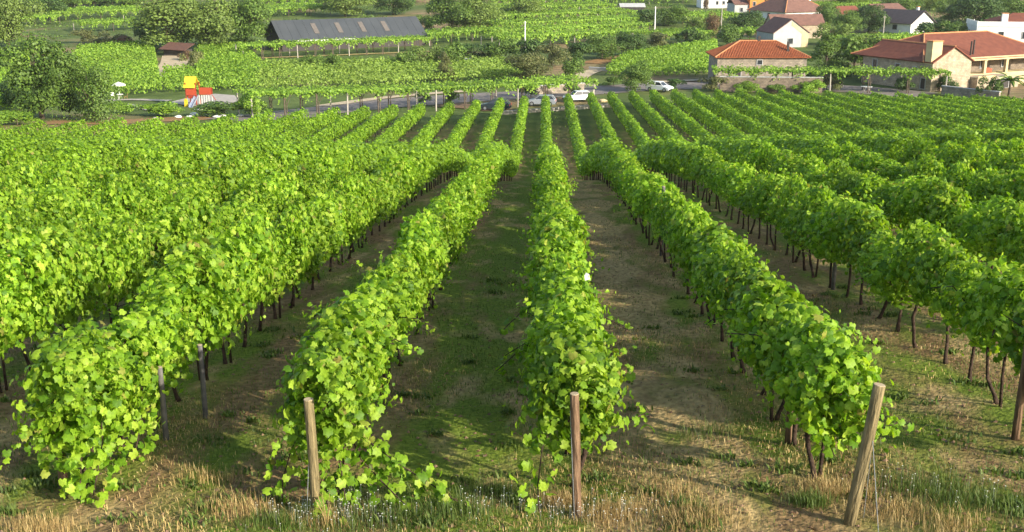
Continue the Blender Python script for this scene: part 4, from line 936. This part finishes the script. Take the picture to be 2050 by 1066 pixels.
TREES = [
 (85, 238, 168, 125, 'round', 'tree', 'large dark green tree left of the willow, tallest at the field edge'),
 (188, 244, 118, 92, 'willow', 'tree', 'drooping willow right beside the large dark green tree'),
 (40, 222, 70, 60, 'shrub', 'tree_dark', 'dark bush at the left foot of the large dark tree'), (140, 236, 60, 50, 'shrub', 'tree_dark', 'dark bush between the large dark tree and the willow'),
 (35, 252, 34, 95, 'shrub', 'vine_bg', 'bright green low bush at the left edge of the slope'),
 (18, 95, 118, 90, 'round', 'tree_pale', 'pale green tree in the top left corner'), (95, 40, 50, 60, 'round', 'tree_dark', 'dark tree right of the corner tree at the top left'),
 (140, 22, 40, 60, 'round', 'tree', 'mid green tree at the top edge, left part'), (200, 14, 30, 60, 'round', 'tree_dark', 'dark tree at the top edge above the left terraces'), (262, 18, 36, 50, 'round', 'tree', 'small green tree at the top edge left of the tall pale pair'),
 (175, 88, 30, 55, 'shrub', 'olive', 'olive brown bush behind the left valley field'), (222, 92, 28, 60, 'shrub', 'olive', 'second olive brown bush behind the left valley field'), (262, 95, 26, 40, 'shrub', 'brown_tree', 'rusty brown bush left of the shelter'),
 (298, 92, 62, 45, 'round', 'tree_dark', 'dark narrow tree left of the tall pale pair'), (338, 106, 122, 88, 'tall', 'tree_pale', 'tall pale green tree behind the rusty shelter, left one'), (420, 104, 118, 100, 'round', 'tree_pale', 'tall pale green tree above the block of vines, right one'),
 (492, 100, 112, 84, 'round', 'tree', 'broad green tree at the left end of the warehouse'), (375, 96, 80, 50, 'shrub', 'tree_dark', 'dark bush between the tall pale pair'),
 (390, 148, 48, 34, 'shrub', 'olive', 'olive bush right of the sandy track'), (372, 122, 22, 26, 'shrub', 'brown_tree', 'orange brown bush beside the rusty shelter'),
 (692, 34, 66, 88, 'round', 'tree_pale', 'pale tree above the warehouse roof, left'), (788, 30, 56, 70, 'round', 'tree_dark', 'dark tree above the warehouse roof, right'), (600, 22, 18, 40, 'shrub', 'tree', 'small bush on the terrace above the warehouse'),
 (905, 70, 84, 78, 'round', 'tree', 'large round tree right of the warehouse, darker half'), (955, 68, 82, 84, 'round', 'tree_pale', 'large round tree right of the warehouse, paler half'), (852, 62, 32, 36, 'shrub', 'tree', 'bush at the right end of the warehouse roof'),
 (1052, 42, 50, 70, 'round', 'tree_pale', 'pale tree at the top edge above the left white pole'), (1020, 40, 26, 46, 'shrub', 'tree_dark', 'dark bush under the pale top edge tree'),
 (620, 142, 34, 34, 'shrub', 'tree', 'round green bush on the pasture, left one'), (668, 144, 38, 32, 'shrub', 'tree', 'round green bush on the pasture, right one'), (818, 142, 46, 48, 'shrub', 'tree', 'green bush right of the pasture'),
 (862, 138, 50, 52, 'shrub', 'tree_pale', 'paler bush right of the pasture'), (906, 140, 56, 56, 'shrub', 'tree', 'taller bush before the big round tree'), (890, 165, 62, 46, 'conifer', 'olive', 'dark pointed conifer behind the roadside pergola'),
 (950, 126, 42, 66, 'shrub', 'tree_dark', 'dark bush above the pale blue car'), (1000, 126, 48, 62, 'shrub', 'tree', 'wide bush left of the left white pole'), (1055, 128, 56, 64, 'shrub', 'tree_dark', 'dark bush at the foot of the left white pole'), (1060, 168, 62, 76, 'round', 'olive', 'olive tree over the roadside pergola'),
 (1105, 134, 46, 56, 'shrub', 'olive', 'olive bush in the middle of the valley'), (1150, 124, 46, 58, 'shrub', 'tree_dark', 'dark bush in the middle of the valley'), (1145, 160, 44, 46, 'shrub', 'tree', 'green bush left of the side road'), (1205, 120, 50, 70, 'round', 'tree', 'round tree right of the middle of the valley'),
 (1262, 112, 52, 56, 'round', 'tree_dark', 'dark round tree above the dry bank'), (1320, 98, 34, 50, 'shrub', 'olive', 'olive bush right of the tall white pole foot'), (1372, 92, 38, 44, 'shrub', 'tree_dark', 'dark bush above the field by the orange roof'), (1405, 96, 36, 40, 'shrub', 'tree', 'green bush touching the orange roof left corner'),
 (1272, 184, 62, 58, 'round', 'tree', 'small roadside tree left of the white car'), (1228, 172, 22, 40, 'shrub', 'tree', 'low bush left of the roadside tree'), (1345, 178, 24, 36, 'shrub', 'tree_dark', 'dark bush behind the white car'), (1430, 184, 32, 44, 'shrub', 'olive', 'bush at the left end of the old stone wall'),
 (1290, 54, 40, 48, 'shrub', 'tree_dark', 'dark bush left of the tall white pole'), (1338, 52, 44, 62, 'round', 'tree', 'round tree right of the tall white pole'), (1425, 84, 58, 24, 'tall', 'brown_tree', 'rusty brown narrow tree above the orange roof'), (1390, 70, 40, 46, 'shrub', 'tree_pale', 'pale bush left of the rusty brown tree'),
 (1494, 64, 46, 56, 'round', 'tree_dark', 'dark tree below the orange house'), (1540, 88, 34, 40, 'shrub', 'vine_bg', 'bright bush left of the grey gabled barn'), (1455, 92, 44, 50, 'shrub', 'tree', 'green bush behind the orange roof ridge'),
 (1652, 152, 88, 82, 'conifer', 'tree', 'broad conifer right of the orange roofed house'), (1708, 150, 92, 84, 'shrub', 'tree', 'large bushy tree right of the broad conifer'), (1745, 148, 72, 70, 'shrub', 'olive', 'olive green bushy tree left of the long house'), (1660, 92, 48, 56, 'shrub', 'tree_pale', 'pale bush behind the broad conifer'),
 (1690, 72, 50, 50, 'round', 'tree', 'green tree right of the large white house'), (1738, 66, 56, 60, 'round', 'tree_dark', 'dark tree left of the white gabled house'), (1650, 56, 50, 46, 'round', 'tree', 'tree against the right wall of the large white house'), (1720, 112, 46, 66, 'shrub', 'tree_pale', 'pale bush above the olive green bushy tree'),
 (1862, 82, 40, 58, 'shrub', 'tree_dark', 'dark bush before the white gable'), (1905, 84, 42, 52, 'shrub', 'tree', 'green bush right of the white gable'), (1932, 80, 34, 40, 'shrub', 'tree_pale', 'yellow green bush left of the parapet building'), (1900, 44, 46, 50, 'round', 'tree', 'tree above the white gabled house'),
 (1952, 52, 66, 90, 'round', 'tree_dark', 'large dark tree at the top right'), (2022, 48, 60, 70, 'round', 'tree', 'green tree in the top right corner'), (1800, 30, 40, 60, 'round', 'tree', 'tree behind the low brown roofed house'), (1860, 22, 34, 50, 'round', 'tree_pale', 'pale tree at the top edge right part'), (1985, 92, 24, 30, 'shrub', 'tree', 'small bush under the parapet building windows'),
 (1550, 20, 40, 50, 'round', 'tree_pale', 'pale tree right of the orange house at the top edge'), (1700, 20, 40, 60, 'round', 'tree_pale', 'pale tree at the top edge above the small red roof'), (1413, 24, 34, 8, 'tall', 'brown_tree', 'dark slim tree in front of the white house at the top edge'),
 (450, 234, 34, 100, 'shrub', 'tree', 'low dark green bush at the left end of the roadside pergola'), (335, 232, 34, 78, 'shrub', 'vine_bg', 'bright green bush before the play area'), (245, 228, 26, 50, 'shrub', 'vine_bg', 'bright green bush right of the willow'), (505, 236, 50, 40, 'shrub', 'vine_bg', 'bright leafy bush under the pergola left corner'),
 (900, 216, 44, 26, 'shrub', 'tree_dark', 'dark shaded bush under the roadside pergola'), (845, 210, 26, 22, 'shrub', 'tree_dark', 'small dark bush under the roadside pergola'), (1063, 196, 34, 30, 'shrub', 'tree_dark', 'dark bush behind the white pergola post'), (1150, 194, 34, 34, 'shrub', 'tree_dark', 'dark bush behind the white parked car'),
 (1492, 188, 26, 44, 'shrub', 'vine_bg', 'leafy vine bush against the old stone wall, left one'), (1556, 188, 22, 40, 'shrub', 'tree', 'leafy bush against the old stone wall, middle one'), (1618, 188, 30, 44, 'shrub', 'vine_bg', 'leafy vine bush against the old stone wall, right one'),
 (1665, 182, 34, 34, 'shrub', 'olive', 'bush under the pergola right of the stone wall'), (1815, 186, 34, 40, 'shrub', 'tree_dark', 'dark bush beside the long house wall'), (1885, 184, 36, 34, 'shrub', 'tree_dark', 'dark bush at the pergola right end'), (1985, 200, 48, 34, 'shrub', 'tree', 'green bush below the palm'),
]
for t in TREES: tree(*t)
# scrub between the terraces
g = np.random.default_rng(77); n = 60000
x = g.uniform(-150, 190, n); y = g.uniform(232, 470, n); q = (np.abs(x) < y * .55) & (pn(x, y, .11, 1) + g.normal(0, .12, n) > .22); x, y = x[q], y[q]
# keep clear of the buildings
for o in [o for o in S.objects if o.get('category') in ('house', 'warehouse', 'shed')]:
    q = (np.hypot(x - o.location.x - 4, y - o.location.y) > (22 if o.get('category') == 'warehouse' else 13)); x, y = x[q], y[q]
q = ~((np.abs(x + 30) < 40) & (y < 262)); x, y = x[q], y[q]
n = len(x); hh = np.maximum(0, pn(x, y, .11, 1) - .15) * 3.2 * g.uniform(.1, 1, n); V, T = scatter(np.stack([x, y, terr(x, y) + hh], 1), g.normal(0, .5, (n, 3)) + [0, -.1, .8], g.uniform(.3, .7, n), LL, g=g, down=.4)
tag(obj_from('scrub', np_mesh('scrub', V, [T], M['tree'])), 'mixed green scrub covering the far valley between the terraces', 'scrub', kind='stuff')

# palm
def palm(px, py, hp, label):
    x, y = P2(px, py); H = hp / scale_at(x, y); e = empty('palm_tree', (x, y, tz(x, y)), 0, label, 'palm')
    MB().tube([(0, 0, -.2), (.05, 0, H * .35), (0, 0, H * .6)], [.22, .18, .16], 8).build('trunk', M['trunk'], e, True)
    for k in range(16):
        a_ = k * 2.4; el = random.uniform(.1, 1.2); L_ = H * random.uniform(.4, .6); b = MB(); c, s = math.cos(a_), math.sin(a_); pts = []
        for j in range(7): t = j / 6; r_ = L_ * t * math.cos(el * (1 - t * .5)); pts.append((c * r_, s * r_, H * .6 + L_ * t * math.sin(el) - L_ * .5 * t * t))
        for j in range(6):
            p, q_ = Vector(pts[j]), Vector(pts[j + 1]); w0 = .28 * math.sin(math.pi * (.15 + .8 * j / 6)); w1 = .28 * math.sin(math.pi * (.15 + .8 * (j + 1) / 6)); sd_ = Vector((-s, c, 0))
            b.poly([p, q_, q_ + sd_ * w1 - Vector((0, 0, .12)), p + sd_ * w0 - Vector((0, 0, .12))]); b.poly([q_, p, p - sd_ * w0 - Vector((0, 0, .12)), q_ - sd_ * w1 - Vector((0, 0, .12))])
        b.build('frond', M['tree'], e)
palm(2018, 200, 64, 'palm with drooping fronds in front of the porch at the right')
palm(1975, 100, 22, 'small palm against the parapet building')

# ---- cars
WHEEL = MB(); WHEEL.tube([(0, -.1, 0), (0, .1, 0)], .31, 16); WHEEL = WHEEL.mesh('tyre', M['black'])
RIM = MB().tube([(0, -.105, 0), (0, .105, 0)], .19, 10).mesh('rim', M['rim'])
def car(px, py, yaw, m, label, open_tail=False, sc=1.0, xy=None):
    x, y = xy or P2(px, py); e = empty('car', (x, y, tz(x, y) + .12), R(yaw), label, 'car', None); e.scale = (sc, sc, sc)
    b = MB()
    prof = [(-2.0, .28), (-2.06, .5), (-2.04, .82), (-1.92, .95), (-1.0, .96), (.8, .95), (1.5, .84), (1.95, .7), (2.06, .5), (2.0, .28)]
    sec = [(.80, 0), (.86, .03)]
    n = len(prof)
    ys = [-.84, -.80, .80, .84]; sh = [.86, 1, 1, .86]
    i0 = 0
    for yy, k in zip([-.85, -.78, .78, .85], [.93, 1, 1, .93]):
        for (a, z) in prof: b.v.append((a * (1 if k == 1 else .975), yy, .28 + (z - .28) * k))
    for r in range(3):
        for j in range(n): b.f.append((r * n + j, r * n + (j + 1) % n, (r + 1) * n + (j + 1) % n, (r + 1) * n + j))
    b.f.append(tuple(reversed(range(n)))); b.f.append(tuple(3 * n + j for j in range(n)))
    b.build('body', m, e)
    c = MB(); lo = [(-1.85, -.76), (.95, -.76), (.95, .76), (-1.85, .76)]; hi = [(-1.5, -.6), (.3, -.6), (.3, .6), (-1.5, .6)]
    c.v = [(a, q, .945) for a, q in lo] + [(a, q, 1.40) for a, q in hi]; c.f = [(0, 1, 5, 4), (1, 2, 6, 5), (2, 3, 7, 6), (3, 0, 4, 7), (4, 5, 6, 7)]; c.build('glass', M['glass'], e)
    r = MB(); r.box((-.6, 0, 1.42), (1.86, 1.22, .06))
    for sy in (-1, 1):
        for (a0, a1) in ((-1.86, -1.5), (.96, .31), (-.45, -.45)): r.tube([(a0, sy * .765, .93), (a1, sy * .605, 1.42)], .035, 4)
    r.build('roof', m, e)
    for sx in (-1.28, 1.3):
        for sy in (-.78, .78):
            w1 = obj_from('tyre', WHEEL, None); wl = empty('wheel', (0, 0, 0)); wl.parent = e; wl.location = (sx, sy, .31); w1.parent = wl; w1.location = (0, 0, 0); rm = obj_from('rim', RIM, wl)
    for sy in (-.6, .6):
        MB().box((1.98, sy, .62), (.12, .36, .14)).build('headlight', M['lamp_clear'], e); MB().box((-2.03, sy * 1.15, .76), (.08, .18, .26)).build('tail_light', M['lamp_red'], e)
    MB().box((2.04, 0, .36), (.1, 1.4, .16)).box((-2.06, 0, .4), (.1, 1.4, .16)).build('bumper', M['black'], e)
    if open_tail: MB().box((-2.15, 0, 1.65), (.95, 1.25, .07), ry=.35).build('open_tailgate', m, e)
    return e
car(992, 222, 172, M['car_dark'], 'dark green hatchback parked left of the silver car')
car(1084, 213, 174, M['car_silver'], 'silver hatchback parked under the middle of the roadside pergola')
car(1156, 204, 200, M['car_white'], 'white car parked right of the silver one under the pergola')
car(1320, 184, -35, M['car_white'], 'white car with its tailgate raised, standing on the road', True)
car(931, 134, 185, M['car_silver'], 'pale blue grey car far off between the bushes')

# ---- playground tower, parasol, stones, garden pieces
x, y = P2(388, 212); t = empty('playground_tower', (x, y, tz(x, y)), R(-8), 'playground tower with yellow roof panel, red sides and steel slide', 'playground tower')
for sx in (-.75, .75):
    for sy in (-.6, .6): MB().box((sx, sy, 1.6), (.1, .1, 3.4)).build('leg', M['red_dark'], t)
b = MB(); slab(b, [(-.95, -.9, 2.6), (.75, -.9, 2.6), (.6, .1, 4.1), (-1.05, .1, 4.1)], .06); slab(b, [(-.95, 1.0, 2.8), (.75, 1.0, 2.8), (.6, .1, 4.1), (-1.05, .1, 4.1)], .06); b.build('roof', M['yellow'], t)
MB().box((0, 0, 1.45), (1.5, 1.2, .08)).build('platform', M['red_dark'], t)
MB().box((0, -.66, 2.05), (1.4, .06, 1.0)).build('side_panel', M['red'], t); MB().box((.02, -.68, 1.3), (.9, .04, .4)).build('side_panel', M['red_dark'], t)
MB().box((.75, -1.5, .78), (.5, 2.6, .05), rx=R(32)).box((.48, -1.5, .86), (.05, 2.6, .22), rx=R(32)).box((1.02, -1.5, .86), (.05, 2.6, .22), rx=R(32)).build('slide', M['steel'], t)
MB().box((-.35, -1.6, .55), (.5, .1, 1.0)).box((-.35, -1.65, 1.1), (.3, .1, .2)).build('play_panel', M['yellow'], t)
MB().box((1.95, -.3, 2.1), (1.7, .07, .95)).build('climbing_panel', M['red'], t)
MB().box((1.95, .3, 2.1), (1.7, .07, .95)).build('climbing_panel', M['red_dark'], t)
b = MB()
for u in (1.1, 1.45, 1.8, 2.15, 2.5, 3.0): b.box((u, -.3, .75), (.06, .06, 1.6)); 
b.build('ladder', M['cloth'], t)
MB().tube([(3.0, -.3, 1.6), (3.5, -.3, .9)], .05, 6).build('grab_bar', M['red_dark'], t)
x, y = P2(240, 198); t = empty('parasol', (x, y, tz(x, y)), 0, 'cream parasol standing between the willow and the vines', 'parasol')
MB().tube([(0, 0, 0), (0, 0, 2.35)], .03, 8).build('pole', M['white'], t)
b = MB(); n = 8; b.v = [(0, 0, 2.5)] + [(1.05 * math.cos(i * math.pi / 4), 1.05 * math.sin(i * math.pi / 4), 2.08) for i in range(8)] + [(1.05 * math.cos(i * math.pi / 4), 1.05 * math.sin(i * math.pi / 4), 1.95) for i in range(8)]
for i in range(8): j = (i + 1) % 8; b.f.append((0, 1 + i, 1 + j)); b.f.append((1 + i, 9 + i, 9 + j, 1 + j))
b.build('canopy', M['cloth'], t)
def table(px, py, m, label, h=.74, w_=1.0):
    x, y = P2(px, py); t = empty('garden_table', (x, y, tz(x, y)), 0, label, 'table'); MB().tube([(0, 0, h - .04), (0, 0, h)], w_ / 2, 16).build('tabletop', m, t)
    for a in range(4): MB().tube([(w_ * .3 * math.cos(a * 1.57 + .8), w_ * .3 * math.sin(a * 1.57 + .8), 0), (w_ * .25 * math.cos(a * 1.57 + .8), w_ * .25 * math.sin(a * 1.57 + .8), h - .04)], .025, 6).build('leg', m, t)
def chair(px, py, rz, m, label):
    x, y = P2(px, py); t = empty('garden_chair', (x, y, tz(x, y)), rz, label, 'chair'); MB().box((0, 0, .44), (.5, .5, .04)).build('seat', m, t); MB().box((0, .25, .72), (.5, .04, .5), rx=-.15).build('backrest', m, t)
    for sx in (-.21, .21):
        for sy in (-.21, .21): MB().box((sx, sy, .21), (.04, .04, .42)).build('leg', m, t)
table(241, 199, M['cloth'], 'round garden table under the cream parasol'); chair(226, 199, .6, M['cloth'], 'pale garden chair left of the parasol table'); chair(252, 200, -1.2, M['clump_orange'], 'brown garden chair right of the parasol table')
chair(1684, 176, .3, M['white'], 'white garden chair under the pergola right of the stone wall'); table(1734, 183, M['white'], 'white garden table seen just above the vines near the long house', w_=1.8)
def stone(px, py, r, label, m='white', group=None):
    x, y = P2(px, py); b = MB(); rr_ = random.Random(px); n = 9; b.v = [(0, 0, r * .75)]
    for lv, (k, z) in enumerate(((.65, .6), (1, .25), (.9, -.2))):
        for i in range(n): a = 6.283 * i / n; q = r * k * rr_.uniform(.8, 1.2); b.v.append((q * math.cos(a) * 1.3, q * math.sin(a), r * z * rr_.uniform(.8, 1.2)))
    for i in range(n): b.f.append((0, 1 + i, 1 + (i + 1) % n))
    for lv in range(2):
        for i in range(n): a, c = 1 + lv * n + i, 1 + lv * n + (i + 1) % n; b.f.append((a, a + n, c + n, c))
    o = b.build('stone', M[m]); o.location = (x, y, tz(x, y) + .05); tag(o, label, 'stone', group)
stone(398, 221, .4, 'white stone below the slide, upper one'); stone(388, 231, .42, 'white stone below the slide, lower one'); stone(380, 237, .4, 'pale stone at the edge of the vines below the slide'); stone(357, 236, .35, 'small white stone left of the slide stones')
stone(433, 236, .35, 'white stone before the low dark green bush, left'); stone(446, 235, .35, 'white stone before the low dark green bush, middle'); stone(482, 234, .35, 'white stone at the right end of the low dark green bush')
stone(1208, 204, .45, 'yellowish stone by the pergola brace', 'yellow_wall'); stone(312, 239, .3, 'pale stone right of the willow on the dry verge', 'gravel')
b = MB().box((0, 0, .45), (.9, .1, .9)).box((.9, .1, .35), (.7, .1, .7)); x, y = P2(1975, 178)
o = b.build('red_cloth', M['red']); hb = [o_ for o_ in S.objects if o_.get('label', '').startswith('long house with')][0]
o.location = Matrix.Rotation(hb.rotation_euler.z, 3, 'Z') @ Vector((14.6, 2.2, 1.95)) + hb.location; o.rotation_euler.z = hb.rotation_euler.z; tag(o, 'red cloth hanging in the porch of the long house', 'cloth')

# ---- the air: a thin warm summer haze
hm = bpy.data.materials.new('haze'); hm.use_nodes = True; hn = hm.node_tree; hn.nodes.remove(hn.nodes['Principled BSDF'])
pv = hn.nodes.new('ShaderNodeVolumePrincipled'); pv.inputs['Color'].default_value = (.93, .94, .90, 1); pv.inputs['Density'].default_value = .00010; pv.inputs['Anisotropy'].default_value = .2
hn.links.new(pv.outputs[0], hn.nodes['Material Output'].inputs['Volume'])
zt = tz(0, 2600) + 20
o = MB().box((0, 1150, zt / 2 - 10), (3100, 3000, zt + 40)).build('haze', hm); tag(o, kind='stuff')
